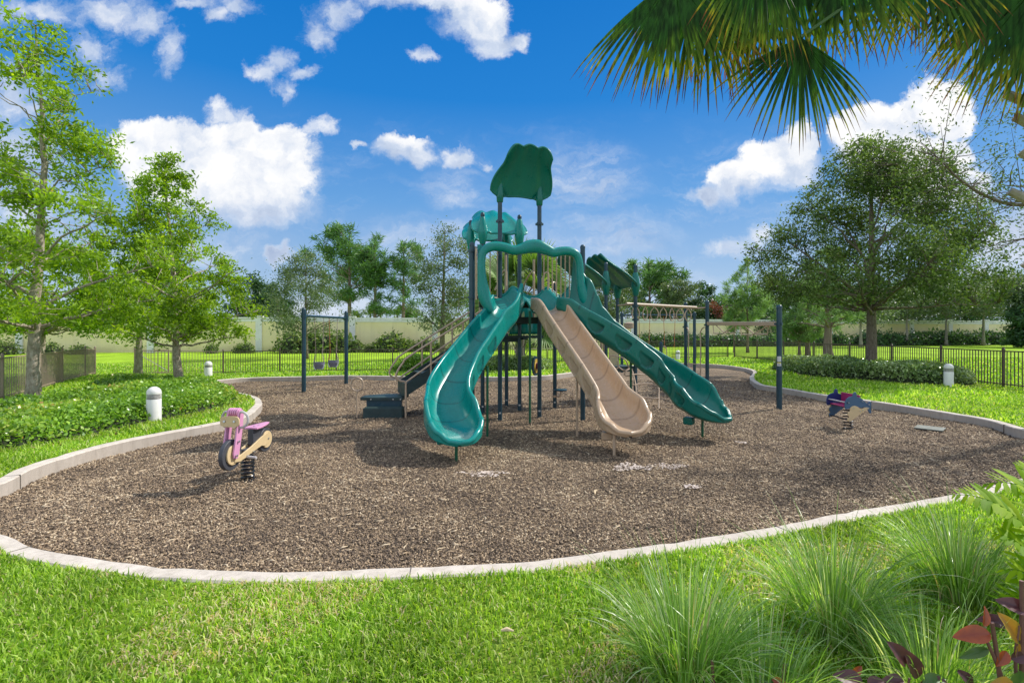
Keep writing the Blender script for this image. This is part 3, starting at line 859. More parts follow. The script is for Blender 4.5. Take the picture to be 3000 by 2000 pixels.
roof('p1415', 'p1525', (-.256, .967), 3.86, 0.85, 0.58, 0.58, 0.50, mat=m_teal, lobe=.03)
roof('p1376', 'p1484', (-.256, .967), 3.84, 0.85, 0.52, 0.56, 0.48, mat=m_teal, lobe=.03)
roof('p1776', 'p1725', (-.967, -.256), 2.86, 0.92, 0.72, 0.62, 0.52, lobe=.03, bulge=.06)
roof('p1862', 'p1808', (-.967, -.256), 2.86, 0.92, 0.72, 0.62, 0.52, lobe=.03, bulge=.06)

# ------------------------------------------------------------ slides
def slide(name, path, wf, df, mat, n=130, seams=(), pockets=(), rim_r=0.034, exL=None, exR=None, pside=-1):
    """path: 3-D points of the bed centre line; wf, df: half width and depth along it (0..1)"""
    pts = resample(catmull(path, False, 30), 0.012, closed=False)
    n_s = len(pts)
    tot = n_s - 1
    NI, NR, NO = 15, 7, 18; skirt = [0.0]
    V = []; RN = []
    def prof(s, wide, dep, exl, exr, lip):
        """closed section, list of (across, up)"""
        pr = []
        wi = max(wide - rim_r, 0.004)
        for j in range(NI):                                   # inner channel from left rim to right rim
            a = math.pi * j / (NI - 1)
            cx = -math.copysign(abs(math.cos(a)) ** 0.62, math.cos(a)); cy = -abs(math.sin(a)) ** 0.75
            ex = exl if j < NI / 2 else exr
            edge = abs(cx) ** 3
            pr.append((cx * wi, cy * dep, ex * edge))
        rim = []
        for j in range(1, NR + 1):
            a = math.pi - math.pi * j / NR
            rim.append((math.cos(a) * rim_r, math.sin(a) * rim_r))
        right = [(wide + x_, y_, exr) for x_, y_ in rim]
        left = [(-wide - x_, y_, exl) for x_, y_ in reversed(rim)]
        oR = []; oL = []
        for j in range(1, NO + 1):
            t = j / NO
            bot = -dep - 0.03 - 0.09 * skirt[0]
            x_ = wide + rim_r - 0.012 * t if t < .7 else wide + rim_r - .012 - 0.10 * ((t - .7) / .3) ** 1.5 * min(1, wide / .2)
            oR.append((x_, bot * t, exr * (1 - t))); oL.append((-x_, bot * t, exl * (1 - t)))
        return pr, right, oR, list(reversed(oL)), left
    rows = []
    for i, p in enumerate(pts):
        s = i / tot
        t = (pts[min(i + 2, tot)] - pts[max(i - 2, 0)]).normalized()
        S = t.cross(Vector((0, 0, 1))); S.normalize()
        U = S.cross(t); U = (U * .55 + Vector((0, 0, 1)) * .45).normalized()
        wide = wf(s); dep = df(s); skirt[0] = float(sstep(0.02, .12, s) * (1 - sstep(.72, .88, s)))
        exl = exL(s) if exL else 0; exr = exR(s) if exR else 0
        pr, right, oR, oL, left = prof(s, wide, dep, exl, exr, 0)
        sec = pr + right + oR + oL + left
        isseam = any(abs(s - q) < 0.0035 for q in seams)
        row = []
        for j, (a, b_, ez) in enumerate(sec):
            a2, b2 = a, b_
            # pockets pressed into the outer walls
            outer_j = None
            if len(pr) + len(right) <= j < len(pr) + len(right) + NO: outer_j = j - len(pr) - len(right) + 1; sd = 1
            elif len(pr) + len(right) + NO <= j < len(pr) + len(right) + 2 * NO: outer_j = NO - (j - len(pr) - len(right) - NO); sd = -1
            shade = 0.0
            if outer_j is not None:
                tt = outer_j / NO
                for (q, hw) in pockets:
                    dx = (s - q) / hw
                    if abs(dx) < 1:
                        # half-moon: open at the downhill side, tapering uphill
                        hgt = math.sqrt(max(0, 1 - dx * dx))
                        if 0.26 < tt < 0.26 + 0.50 * hgt:
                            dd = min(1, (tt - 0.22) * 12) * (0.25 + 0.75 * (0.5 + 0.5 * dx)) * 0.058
                            a2 = a - sd * dd; shade = 0.35 + 0.9 * max(0, dx)  # pocket shade goes into the vertex colour, deepest downhill
            w_ = 1.0
            row.append(p + S * a2 + U * (b2 + dep) + Vector((0, 0, ez)))
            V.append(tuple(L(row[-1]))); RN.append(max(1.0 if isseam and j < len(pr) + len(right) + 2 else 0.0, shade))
        rows.append(row)
    K = len(rows[0]); F = []
    for i in range(tot):
        for j in range(K):
            a = i * K + j; b_ = i * K + (j + 1) % K
            F.append((a, b_, b_ + K, a + K))
    F = np.array(F)
    ob = np_mesh(name, np.array(V), F, np.array(RN), mat, play, smooth=True)
    # rolled nose joining the two rims round the exit
    k0 = int(tot * .90); li = len(rows[0]) - NR // 2 - 1; ri = NI + NR // 2
    nose = [rows[i][li] for i in range(k0, tot + 1, 3)] + [rows[tot][li].lerp(rows[tot][ri], .5) + (pts[tot] - pts[tot - 2]).normalized() * .012] + [rows[i][ri] for i in range(tot, k0 - 1, -3)]
    nose = [p - Vector((0, 0, rim_r)) for p in nose]
    PM().tube(nose, rim_r * 1.06, 12).build('rim', mat, ob, sharp=None)
    return ob, rows
def prof_fn(xs, ys):
    return lambda s: float(np.interp(s, xs, ys))
def smooth_fn(xs, ys):
    xs = list(xs); ys = list(ys)
    def f(s):
        s = min(max(s, xs[0]), xs[-1])
        for i in range(len(xs) - 1):
            if s <= xs[i + 1]:
                t = (s - xs[i]) / (xs[i + 1] - xs[i]); t = t * t * (3 - 2 * t)
                return ys[i] + (ys[i + 1] - ys[i]) * t
        return ys[-1]
    return f
def round_end(s0, w, p=2.0):
    """half width closing like an ellipse after s0"""
    return lambda s: w(s) * (1.0 if s <= s0 else max(0.0, (1 - ((s - s0) / (1 - s0)) ** p)) ** 0.5)

path1 = [(-.08, 9.42, 2.17), (-.17, 9.12, 1.98), (-.37, 8.86, 1.72), (-.615, 8.46, 1.36), (-.84, 8.02, 1.0), (-.955, 7.55, .70), (-.90, 7.14, .46), (-.78, 6.80, .33), (-.70, 6.55, .29), (-.68, 6.42, .29)]
w1 = round_end(.84, smooth_fn([0, .2, .7, .85, .93, 1], [.285, .285, .30, .36, .38, .38]), 2.2)
d1 = smooth_fn([0, .1, .7, .8, .9, .96, 1], [.22, .27, .29, .33, .22, .13, .02])
s1, r1 = slide('slide', path1, w1, d1, m_teal, seams=(.09, .27, .41, .55, .69, .80), pockets=[(.34, .045), (.475, .045), (.61, .045)],
               exL=smooth_fn([0, .12, 1], [.25, 0, 0]), exR=smooth_fn([0, .12, 1], [.05, 0, 0]))
tag(s1, 'teal curved slide bending to the left')
path2 = [(.64, 9.62, 2.16), (.72, 9.36, 2.08), (.86, 9.05, 1.80), (1.17, 8.40, 1.24), (1.43, 7.86, .77), (1.56, 7.52, .50), (1.62, 7.22, .37), (1.63, 6.95, .33), (1.63, 6.80, .33)]
w2 = round_end(.85, smooth_fn([0, .2, .72, .86, .93, 1], [.27, .27, .27, .36, .38, .38]), 2.2)
d2 = smooth_fn([0, .1, .72, .82, .9, .96, 1], [.22, .27, .27, .31, .22, .13, .02])
s2, r2 = slide('slide', path2, w2, d2, m_tan, seams=(.14, .29, .43, .58, .71, .83), pockets=[(.24, .045), (.38, .045), (.52, .045), (.655, .045), (.775, .035)])
tag(s2, 'tan straight slide in the middle')
path3 = [(1.03, 9.66, 2.17), (1.22, 9.50, 2.08), (1.50, 9.30, 1.83), (2.02, 9.12, 1.47), (2.40, 8.99, 1.18), (2.72, 8.82, .92), (2.93, 8.55, .70), (3.03, 8.28, .52), (3.16, 8.06, .40), (3.32, 7.90, .35), (3.43, 7.80, .35)]
w3 = round_end(.86, smooth_fn([0, .2, .72, .86, .93, 1], [.28, .29, .29, .35, .37, .37]), 2.2)
d3 = smooth_fn([0, .1, .72, .82, .9, .96, 1], [.22, .27, .29, .32, .22, .13, .02])
s3, r3 = slide('slide', path3, w3, d3, m_dteal, seams=(.13, .29, .43, .57, .71, .83), pockets=[(.22, .04), (.37, .045), (.51, .045), (.64, .04), (.745, .03), (.83, .025)],
               exL=smooth_fn([0, .08, .15, .21, .30, .38, 1], [.80, .45, .27, .15, .04, 0, 0]))
tag(s3, 'dark green slide curving to the right')
# slide legs
for (x, y, zt, mm) in ((-.41, 8.25, 1.18, m_green), (.343, 9.5, 2.15, m_green), (-.755, 6.71, .26, m_green), (1.09, 8.30, 1.0, m_beige), (1.44, 6.98, .33, m_beige), (3.17, 8.24, .45, m_green), (2.19, 9.12, 1.36, m_green)):
    PM().tube([(x, y, -.05), (x, y, zt)], 0.021, 12).build('slide_leg', mm)
# mounting blocks under the slide ends
for (x, y, z, mm, a) in ((-.98, 6.95, .24, m_teal, .3), (1.38, 7.2, .24, m_tan, -.2), (2.93, 8.2, .28, m_dteal, -.7)):
    PM().box((x, y, z), .16, .14, .12, rz=a).build('slide_foot', mm, bevel=0.02)

# scooped entrance above the three slides
Fa = Vector((-.60, 9.30, 0)); Fb = Vector((1.28, 9.80, 0)); EBK = Vector((-.20, .97, 0)).normalized()
def entry(u, v):
    # v: 0 front lip, 1 back edge
    a = u
    base = Fa.lerp(Fb, a) + EBK * (0.02 + 0.42 * v)
    sep_ = [0.47 - .095 * v, 0.83 - .09 * v]
    z = 2.12 + 0.34 * v ** 1.1
    for q, hgt in zip(sep_, (.24, .24)):
        dx = (a - q)
        wdt = (0.05 + .02 * v) if dx < 0 else (0.05 + .06 * v)
        z += (hgt - .05 * v) * math.exp(-(dx / wdt) ** 2)
    z += .22 * math.exp(-(a / .05) ** 2) + .22 * math.exp(-((1 - a) / .06) ** 2)
    return base + Vector((0, 0, z))
m = PM(); m.grid(entry, 90, 16)
en = m.build('slide_entrance', m_teal, sharp=None)
md = en.modifiers.new('thickness', 'SOLIDIFY'); md.thickness = 0.03
PM().tube([entry(i / 90, 1) for i in range(91)], 0.018, 8).build('rim', m_teal, en, sharp=None)

# wavy hood over the entrance
def HP(px, py, off=0.0):
    k = (px - 1500) / FP; Y = (9.30 - off) / (1 - .264 * k)
    return P(px, py, Y)
hood_pts = [(1440, 912, .06), (1430, 894, .10), (1419, 866, .12), (1412, 815, .085), (1410, 770, .073), (1414, 742, .075), (1428, 727, .085), (1450, 721.5, .088), (1478, 725, .088), (1503, 733, .09), (1527, 730, .10), (1550, 723, .125), (1575, 722, .13), (1600, 731, .105), (1622, 740, .09), (1646, 736, .088), (1670, 737, .085), (1689, 748, .078), (1697, 775, .072), (1699, 808, .075), (1704, 842, .09), (1716, 876, .12), (1734, 905, .13)]
cen = catmull([HP(a, b_) for a, b_, r in hood_pts], False, 6)
rad = [v[0] for v in catmull([Vector((r, 0, 0)) for a, b_, r in hood_pts], False, 6)]
def oval_tube(cen, rad, depth, nn, mb, n=16):
    base = len(mb.v); k = len(cen)
    for i in range(k):
        t = (cen[min(i + 1, k - 1)] - cen[max(i - 1, 0)]).normalized()
        s_ = t.cross(nn).normalized()
        for j in range(n):
            a = 2 * math.pi * j / n
            ca_, sa_ = math.cos(a), math.sin(a)
            ca_ = math.copysign(abs(ca_) ** .8, ca_); sa_ = math.copysign(abs(sa_) ** .8, sa_)
            mb.v.append(tuple(cen[i] + s_ * ca_ * rad[i] + nn * sa_ * depth))
    for i in range(k - 1):
        for j in range(n):
            a = base + i * n + j; b_ = base + i * n + (j + 1) % n
            mb.f.append((a, b_, b_ + n, a + n))
    mb.f.append(tuple(base + j for j in reversed(range(n)))); mb.f.append(tuple(base + (k - 1) * n + j for j in range(n)))
m = PM(); oval_tube(cen, rad, 0.085, NV, m, 18)
hd = m.build('entrance_hood', m_teal, sharp=None)
# flange behind the hood, joining the two corner posts
fl = PM()
fl.prism([HP(1399, 716, -.12), HP(1399, 860, -.12), HP(1420, 905, -.12), HP(1424, 905, -.12), HP(1412, 860, -.12), HP(1412, 716, -.12)], NV * -.03)
fl.build('flange', m_teal, hd)
m = PM()
m.tube([cen[i] + Vector((0, 0, rad[i] * .72)) - NV * .10 for i in range(36, 112)], 0.022, 8)
m.build('flange', m_teal, hd, sharp=None)
# brackets at the corner posts
PM().box((-.64, 9.36, 2.40), .22, .05, .06, rz=.26).build('bracket', m_post, bevel=.01)
PM().box((1.36, 9.80, 2.40), .16, .05, .06, rz=.26).build('bracket', m_post, bevel=.01)

# teal panel with leaf shaped slots under the middle deck
m = PM()
pa, pb = Vector((-.06, 10.82, 0)), Vector((.62, 11.0, 0))
m.grid(lambda u, v: pa.lerp(pb, u) + Vector((0, 0, 1.70 + .62 * v)) + NV * (.02 * math.sin(u * 14) + .012 * math.sin(v * 9)), 30, 10)
pn = m.build('climbing_panel', m_teal, sharp=None)
md = pn.modifiers.new('thickness', 'SOLIDIFY'); md.thickness = .04
for q in range(4):
    c_ = pa.lerp(pb, .2 + .2 * q) + NV * .06 + Vector((0, 0, 2.0 + .1 * (q % 2)))
    lf = [c_ + EV * (0.035 * math.sin(math.pi * t) * sg + .03 * t) + Vector((0, 0, .22 * (t - .5))) for sg, rg in ((1, range(0, 9)), (-1, range(8, -1, -1))) for t in [k / 8 for k in rg]]
    PM().prism(lf, NV * .004).build('leaf_cutout', simple('pale_leaf', (0.32, 0.42, 0.2), 0.5), pn, smooth=False)
PM().box((.28, 10.9, 1.64), .85, .08, .06, rz=.26).build('panel_beam', m_deck)
PM().box((.28, 10.9, 1.60), .10, .16, .04, rz=.26).build('panel_beam', m_deck)

# activity wheel panels low between the posts
def ring_panel(c, r0, r1, ax, h, w, m1, m2, m3=None):
    c = Vector(c); u = Vector(ax).normalized(); pts = []; pin = []
    for k in range(28):
        a = 2 * math.pi * k / 28
        pts.append(c + u * math.cos(a) * w + Vector((0, 0, math.sin(a) * h)))
        pin.append(c + u * math.cos(a) * w * .68 + Vector((0, 0, math.sin(a) * h * .72)))
    nn = u.cross(Vector((0, 0, 1)))
    if nn.y > 0: nn = -nn
    ob = PM().prism(pts, nn * .03).build('activity_panel', m1)
    PM().prism([p + nn * .032 for p in pin], nn * .01).build('panel_inlay', m2, ob)
    if m3: 
        mb = PM(); mb.tube([c + nn * .03, c + nn * .10, c + nn * .13], [.07, .065, .03], 14); mb.build('knob', m3, ob)
m_yell = simple('yellow_plastic', (0.62, 0.42, 0.07), 0.35, 0.08)
m_purp = simple('purple_plastic', (0.16, 0.025, 0.07), 0.35, 0.1)
m_orng = simple('orange_plastic', (0.62, 0.26, 0.03), 0.35, 0.1)
ring_panel((.475, 10.35, 1.04), 0, 0, (.45, 1.2, 0), .205, .20, m_post, m_yell, m_purp)
ring_panel((-.74, 11.1, .86), 0, 0, (.8, .75, 0), .15, .13, m_orng, m_yell)

# round stool seat on the lone post
x, y, h = POSTS['p1626']
m = PM(); m.lathe((x + .12, y - .08, .44), [(.12, -.03), (.15, -.02), (.152, 0), (.14, .008)], 24); st = m.build('stool_seat', m_post)
PM().tube([(x, y, .28), (x + .1, y - .07, .28), (x + .13, y - .09, .33), (x + .13, y - .09, .41)], .018, 8).build('stool_bracket', m_beige)
PM().lathe((x, y, .28), [(.055, -.025), (.055, .025)], 14).build('stool_bracket', m_beige)

# ------------------------------------------------------------ stairs on the left
top_f = Vector((-.68, 10.66, 1.62)); top_b = Vector((-.98, 11.38, 1.62))
sd = Vector((-.904, -.428, 0)); run = 1.62; dz = -1.0
sw = (top_b - top_f)
def st_pt(t, side, dz_=0.0):
    return top_f + sw * side + sd * (run * t) + Vector((0, 0, dz * t + dz_))
for side in (0, 1):
    m = PM()
    m.prism([st_pt(0, side, .05), st_pt(1, side, .08), st_pt(1, side, -.17), st_pt(0, side, -.2)], sw.normalized() * (-.025 if side == 0 else .025))
    m.build('stair_stringer', m_deck, smooth=False)
for i in range(5):
    t0 = i / 5 + .02; zt = 1.62 + dz * (i + .55) / 5
    a = top_f + sd * (run * (i + .1) / 5); b_ = top_f + sd * (run * (i + 1.05) / 5)
    m = PM(); sw9 = sw * .97
    pts = [a + sw * .015, b_ + sw * .015, b_ + sw9, a + sw9]
    pts = [Vector((p.x, p.y, zt - .03)) for p in pts]
    m.prism(pts, (0, 0, .03)); m.build('stair_tread', m_deck, smooth=False)
m = PM()
p4 = [st_pt(1, 0, .08), st_pt(1, 1, .08), st_pt(1, 1, -.17), st_pt(1, 0, -.17)]
m.prism(p4, sd * .02); m.build('stair_riser', m_deck, smooth=False)
for side, so_ in ((0, -.03), (1, .03)):
    o_ = sw.normalized() * so_
    def rp(t, h): return st_pt(t, side, h) + o_
    m = PM()
    curl = [rp(-.02, .58), rp(.9, .60), rp(1.04, .54), rp(1.12, .40), rp(1.09, .26), rp(1.03, .17), rp(1.0, .12)]
    base = rp(1.0, 0); foot = Vector((base.x, base.y, -.03 if side == 0 else .45))
    m.tube(catmull(curl, False, 6) + [Vector((base.x, base.y, .60)), foot], .020, 8)
    m.build('handrail', m_beige)
    m = PM(); m.tube([rp(-.02, .22), rp(1.0, .12)], .0185, 8); m.build('handrail', m_beige)
    for t in (.25, .68):
        m = PM(); m.tube([rp(t, -.17 if side == 0 else -.05), rp(t, .59)], .0195, 8); m.build('handrail_post', m_beige)
m = PM(); m.tube([st_pt(.1, 0, .58), st_pt(.02, .5, .56), st_pt(.0, 1, .58)], .016, 8); m.build('handrail', m_beige)
# transfer steps
m_grate, nt, b, _ = new_mat('perforated_deck')
co = nt.new('ShaderNodeNewGeometry').outputs['Position']
vo = nt.new('ShaderNodeTexVoronoi'); vo.inputs['Scale'].default_value = 30; vo.inputs['Randomness'].default_value = 0.0
nt.put(vo.inputs['Vector'], nt.vmath('MULTIPLY', co, (1, .55, 1)))
nt.put(b.inputs['Base Color'], nt.mix(nt.remap(vo.outputs['Distance'], .28, .36, 0, 1), (0.003, 0.006, 0.006), (0.035, 0.07, 0.062)))
b.inputs['Roughness'].default_value = 0.55
a0 = G(1063, 1228); a1 = G(1177, 1228)
e2 = (a1 - a0).normalized(); n2 = Vector((-e2.y, e2.x, 0))
def step_box(a, b_, z0, z1, dep, nm, mat, topmat=None):
    m = PM(); m.prism([Vector((a.x, a.y, z0)), Vector((b_.x, b_.y, z0)), Vector((b_.x, b_.y, z0)) + n2 * dep, Vector((a.x, a.y, z0)) + n2 * dep], (0, 0, z1 - z0))
    o = m.build(nm, mat, smooth=False, bevel=.008)
    t = PM(); i_ = .02
    t.prism([Vector((a.x, a.y, z1 + .001)) + e2 * i_ + n2 * i_, Vector((b_.x, b_.y, z1 + .001)) - e2 * i_ + n2 * i_, Vector((b_.x, b_.y, z1 + .001)) - e2 * i_ + n2 * (dep - i_), Vector((a.x, a.y, z1 + .001)) + e2 * i_ + n2 * (dep - i_)], (0, 0, .006))
    t.build('perforated_top', m_grate, o, smooth=False)
step_box(a0, a1, -.02, .22, .26, 'transfer_step', m_deck)
step_box(a0 + n2 * .24 - e2 * .0, a1 + n2 * .24 - e2 * .06, .16, .36, .12, 'step_riser', m_post)
c0 = a0 + n2 * .22 - e2 * .14; c1 = a1 + n2 * .22 - e2 * .03
m = PM()
hexp = [c0 + n2 * .06, c0 + n2 * .0 + e2 * .16, c1, c1 + n2 * .62, c0 + e2 * .42 + n2 * .62, c0 + n2 * .35]
m.prism([Vector((p.x, p.y, .345)) for p in hexp], (0, 0, .06)); pl = m.build('transfer_platform', m_deck, smooth=False, bevel=.006)
cc = sum(hexp, Vector()) / 6
m = PM(); m.prism([Vector((cc.x + (p.x - cc.x) * .93, cc.y + (p.y - cc.y) * .93, .406)) for p in hexp], (0, 0, .005)); m.build('perforated_top', m_grate, pl, smooth=False)
for t in (.27, .78, .95):
    q = c0.lerp(c1, t) - n2 * .0; q.z = .372
    PM().tube([q, q - n2 * .012], .014, 8).build('bolt', m_steel, pl)
# ring grip on its post beside the platform
rx = G(1046, 1226)
m = PM(); m.tube([rx - Vector((0, 0, .05)), rx + Vector((0, 0, .56))], .021, 10); m.build('ring_post', m_beige)
m = PM(); m.tube([rx + Vector((.118 * math.cos(a) * .96, .03 * math.cos(a), .69 + .135 * math.sin(a))) for a in [2 * math.pi * k / 28 for k in range(28)]], .019, 8, closed=True); m.build('grip_ring', m_beige)

# ------------------------------------------------------------ overhead ring ladder, track ride, end ladder
mA = (XY('p1808') + XY('p1862')) / 2; mB = (XY('p2009') + XY('p2072')) / 2
zr = 2.47
m = PM(); m.tube([mA + Vector((0, 0, zr)), mB + Vector((0, 0, zr))], .040, 12); m.build('overhead_beam', m_beige)
for a, b_ in (('p1808', 'p1862'), ('p2009', 'p2072')):
    m = PM(); m.tube([XY(a) + Vector((0, 0, zr - .02)), XY(b_) + Vector((0, 0, zr - .02))], .020, 10); m.build('cross_bar', m_beige)
dAB = (mB - mA)
for k in range(7):
    t = .12 + .125 * k
    c_ = mA + dAB * t; side = Vector((-dAB.y, dAB.x, 0)).normalized()
    tw = .9 + .25 * math.sin(k * 2.1)
    ax = Vector((math.cos(.25 + .5 * math.sin(k * 2.1)), math.sin(.25 + .5 * math.sin(k * 2.1)), 0))
    pts = [c_ + Vector((0, 0, zr - .04))]
    for q in range(1, 24):
        a = math.pi / 2 + 2 * math.pi * q / 24
        rr = .104 * (1 - .35 * max(0, math.sin(a)) ** 2)
        pts.append(c_ + ax * math.cos(a) * rr + Vector((0, 0, zr - .235 + math.sin(a) * .17)))
    m = PM(); m.tube(pts, .0145, 8, closed=True); m.build('trapeze_ring', m_beige)
tA = XY('p2072') + Vector((0, 0, 1.99)); tB = XY('p2282') + Vector((0, 0, 1.93))
m = PM(); m.bar(tA + (tB - tA) * -.015, tB, .07, .10); m.build('track_beam', m_beige, bevel=.012)
tdir = (tB - tA)
def tl(t, z): return tA + tdir * t + Vector((0, 0, z))
for t0 in (.10, .52):
    m = PM(); w_ = .36
    m.tube([tl(t0, -.04), tl(t0 + .015, -.27), tl(t0 + .16, -.27), tl(t0 + w_, -.04)], .014, 8)
    m.tube([tl(t0 + .05, -.04), tl(t0 + .18, -.24), tl(t0 + w_ - .015, -.25), tl(t0 + w_, -.04)], .014, 8)
    m.build('trolley_handle', m_beige)
# end ladder between the two far posts
la, lb = XY('p2009'), XY('p2072')
ld = (lb - la)
l0 = la + ld * .22 + Vector((-.05, 0, 0)); l1 = la + ld * .70
for q, s_ in ((l0, -1), (l1, 1)):
    topx = la if s_ < 0 else lb
    m = PM(); m.tube(catmull([Vector((topx.x, topx.y, 1.85)), q.lerp(topx, .5) + Vector((0, 0, 1.88)), q + Vector((0, 0, 1.75)), q + Vector((0, 0, 1.5))], False, 5) + [q + Vector((0, 0, -.03))], .017, 8)
    m.build('ladder_rail', m_beige)
for z in (.22, .52, .80):
    m = PM(); m.tube([l0 + Vector((0, 0, z)), l1 + Vector((0, 0, z))], .014, 8); m.build('rung', m_beige)

# low deck: barrier pipes, tan panel, grab loops and arch climber
m = PM()
for px_ in (1733, 1740, 1748, 1762, 1768, 1774):
    Y_ = 12.75 - (px_ - 1725) * .012
    p = P(px_, 1075, Y_); m.tube([Vector((p.x, p.y, .9)), Vector((p.x, p.y, 1.72))], .019, 8)
m.build('barrier', m_beige)
PM().box(((1797 - 1500) / FP * 12.6, 12.6, 1.12), .24, .03, .46, rz=-.2).build('side_panel', simple('cream_panel', (0.62, 0.52, 0.30), 0.45), bevel=.01)
m = PM(); m.lathe(((1843 - 1500) / FP * 12.7, 12.7, 1.85), [(.05, -.02), (.13, 0), (.13, .12), (.05, .15)], 16); m.build('play_bubble', m_beige)
def cpath(px_list, r=.0165, nm='climber_rail'):
    m = PM(); m.tube(catmull([P(*q) for q in px_list], False, 6), r, 8); return m.build(nm, m_beige)
cpath([(1789, 1078, 12.0), (1787, 1060, 12.0), (1789, 1043, 12.0), (1800, 1042, 12.0), (1820, 1046, 12.1), (1834, 1056, 12.1), (1840, 1070, 12.15), (1842, 1080, 12.2)], nm='grab_rail')
cpath([(1790, 1078, 11.9), (1806, 1080, 11.9), (1812, 1072, 11.9), (1810, 1056, 11.9)], nm='grab_rail')
cpath([(1812, 1075, 11.95), (1826, 1084, 11.95), (1838, 1082, 11.9), (1848, 1076, 11.9)], nm='grab_rail')
cpath([(1850, 1078, 11.9), (1836, 1085, 11.8), (1830, 1094, 11.8), (1834, 1100, 11.8), (1846, 1100, 11.7)], nm='grab_rail')
cpath([(1846, 1068, 12.0), (1853, 1090, 11.9), (1861, 1120, 11.7), (1864, 1150, 11.5), (1865, 1198, 11.4)])
cpath([(1900, 1112, 12.0), (1922, 1122, 11.9), (1930, 1136, 11.75), (1930, 1160, 11.6), (1930, 1200, 11.3)])
for a, b_ in (((1844, 1098, 11.8), (1888, 1098, 12.0)), ((1850, 1128, 11.7), (1912, 1124, 11.85)), ((1852, 1166, 11.5), (1930, 1167, 11.5)), ((1851, 1168, 11.45), (1862, 1172, 11.4))):
    cpath([a, ((a[0] + b_[0]) / 2, (a[1] + b_[1]) / 2 - 2, (a[2] + b_[2]) / 2), b_], nm='rung')

# ------------------------------------------------------------ swing frames and the swings hanging in them
def swing_frame(p0, p1, h, zbar, rp_, label):
    root = empty('swing_frame', (p0 + p1) / 2, label, 'swing frame', 'swing frames at the back of the play area')
    o = (p0 + p1) / 2
    for p in (p0, p1):
        q = p - o
        po = MB().lathe((q.x, q.y, 0), [(rp_, -.05), (rp_, h - .05), (rp_ * .93, h - .02), (rp_ * .7, h + .015), (rp_ * .3, h + .03)], 20).build('post', m_post, root)
        MB().lathe((q.x, q.y, zbar), [(rp_ + .014, -.07), (rp_ + .014, .07)], 20).build('clamp', m_post, po)
    MB().tube([p0 - o + Vector((0, 0, zbar)), p1 - o + Vector((0, 0, zbar))], .035, 14).build('crossbar', m_post, root)
    return root
p0 = Vector((-6.10, 14.5, 0)); p1 = Vector((-5.63, 16.8, 0))
swing_frame(p0, p1, 2.43, 2.22, .062, 'blue green two-post swing frame left of the stairs, holding two bucket swings')
q0 = Vector((4.73, 21.3, 0)); q1 = Vector((7.85, 21.3, 0))
swing_frame(q0, q1, 2.58, 2.47, .062, 'blue green swing frame behind the overhead rings, far back by the fence')
def chain(mb, a, b, r=.007):
    a = Vector(a); b = Vector(b); d = b - a; n_ = max(4, int(d.length / .045)); t = d.normalized()
    u = t.orthogonal().normalized(); w_ = t.cross(u)
    for i in range(n_):
        c = a + d * (i + .5) / n_; s_ = u if i % 2 else w_; hl = d.length / n_ * .62
        mb.tube([c - t * hl + s_ * .0, c + s_ * .011, c + t * hl, c - s_ * .011], r, 5, closed=True)
m_bucket = simple('grey_rubber', (0.17, 0.18, 0.23), 0.5, 0.1, 8)
m_bucket2 = simple('pale_rubber', (0.55, 0.57, 0.6), 0.5, 0.1, 8)
fdir = (p1 - p0).normalized(); fperp = Vector((-fdir.y, fdir.x, 0))
def bucket(t, zs, label, rust):
    c = p0.lerp(p1, t)
    root = empty('bucket_swing', (c.x, c.y, 0), label, 'swing', 'bucket swings hanging on the left frame')
    w_ = .15
    m = MB(); X_ = Vector((.985, .17, 0)); Yv = Vector((-.17, .985, 0))
    def fseat(u, v):
        a = 2 * math.pi * u
        rr = [(.16, .0), (.165, .10), (.158, .10), (.11, -.0), (.09, -.12), (.01, -.14)]
        return None
    rings = [(.158, .11), (.165, .11), (.168, .03), (.155, .02), (.145, .0)]
    base = 0
    prof = [(.02, -.115), (.10, -.11), (.125, -.06), (.14, .02), (.165, .025), (.170, .11), (.158, .112), (.150, .03)]
    for r_, z_ in prof:
        for j in range(24):
            a = 2 * math.pi * j / 24
            m.v.append(tuple(X_ * math.cos(a) * r_ + Yv * math.sin(a) * r_ * .8 + Vector((0, 0, zs + z_))))
    for i in range(len(prof) - 1):
        for j in range(24):
            m.f.append((i * 24 + j, i * 24 + (j + 1) % 24, (i + 1) * 24 + (j + 1) % 24, (i + 1) * 24 + j))
    m.f.append(tuple(range(23, -1, -1)))
    seat = m.build('seat', m_bucket, root)
    for sx in (-1, 1):
        s_ = MB(); s_.tube([X_ * .150 * sx - Yv * .06 + Vector((0, 0, zs + .03)), X_ * .14 * sx - Yv * .07 + Vector((0, 0, zs - .05)), X_ * .09 * sx - Yv * .075 + Vector((0, 0, zs - .115))], .016, 8)
        s_.build('seat_edge', m_bucket2, seat)
    for sx in (-1, 1):
        m = MB(); hangp = fdir * (.24 * sx) + Vector((0, 0, 2.17)); at = X_ * (.10 * sx) + Vector((0, 0, zs + .36))
        chain(m, hangp, at); chain(m, at, X_ * (.14 * sx) + Yv * .05 + Vector((0, 0, zs + .11))); chain(m, at, X_ * (.15 * sx) - Yv * .08 + Vector((0, 0, zs + .11)))
        m.build('chain', m_rust if (rust and sx < 0) else m_chain, root)
        MB().box(hangp + Vector((0, 0, .03)), .03, .05, .07).build('hanger', m_steel, root)
bucket(.33, .71, 'grey bucket swing on the left frame, the nearer one with two pale chains', False)
bucket(.667, .72, 'grey bucket swing on the left frame, the farther one with a rusty orange chain', True)
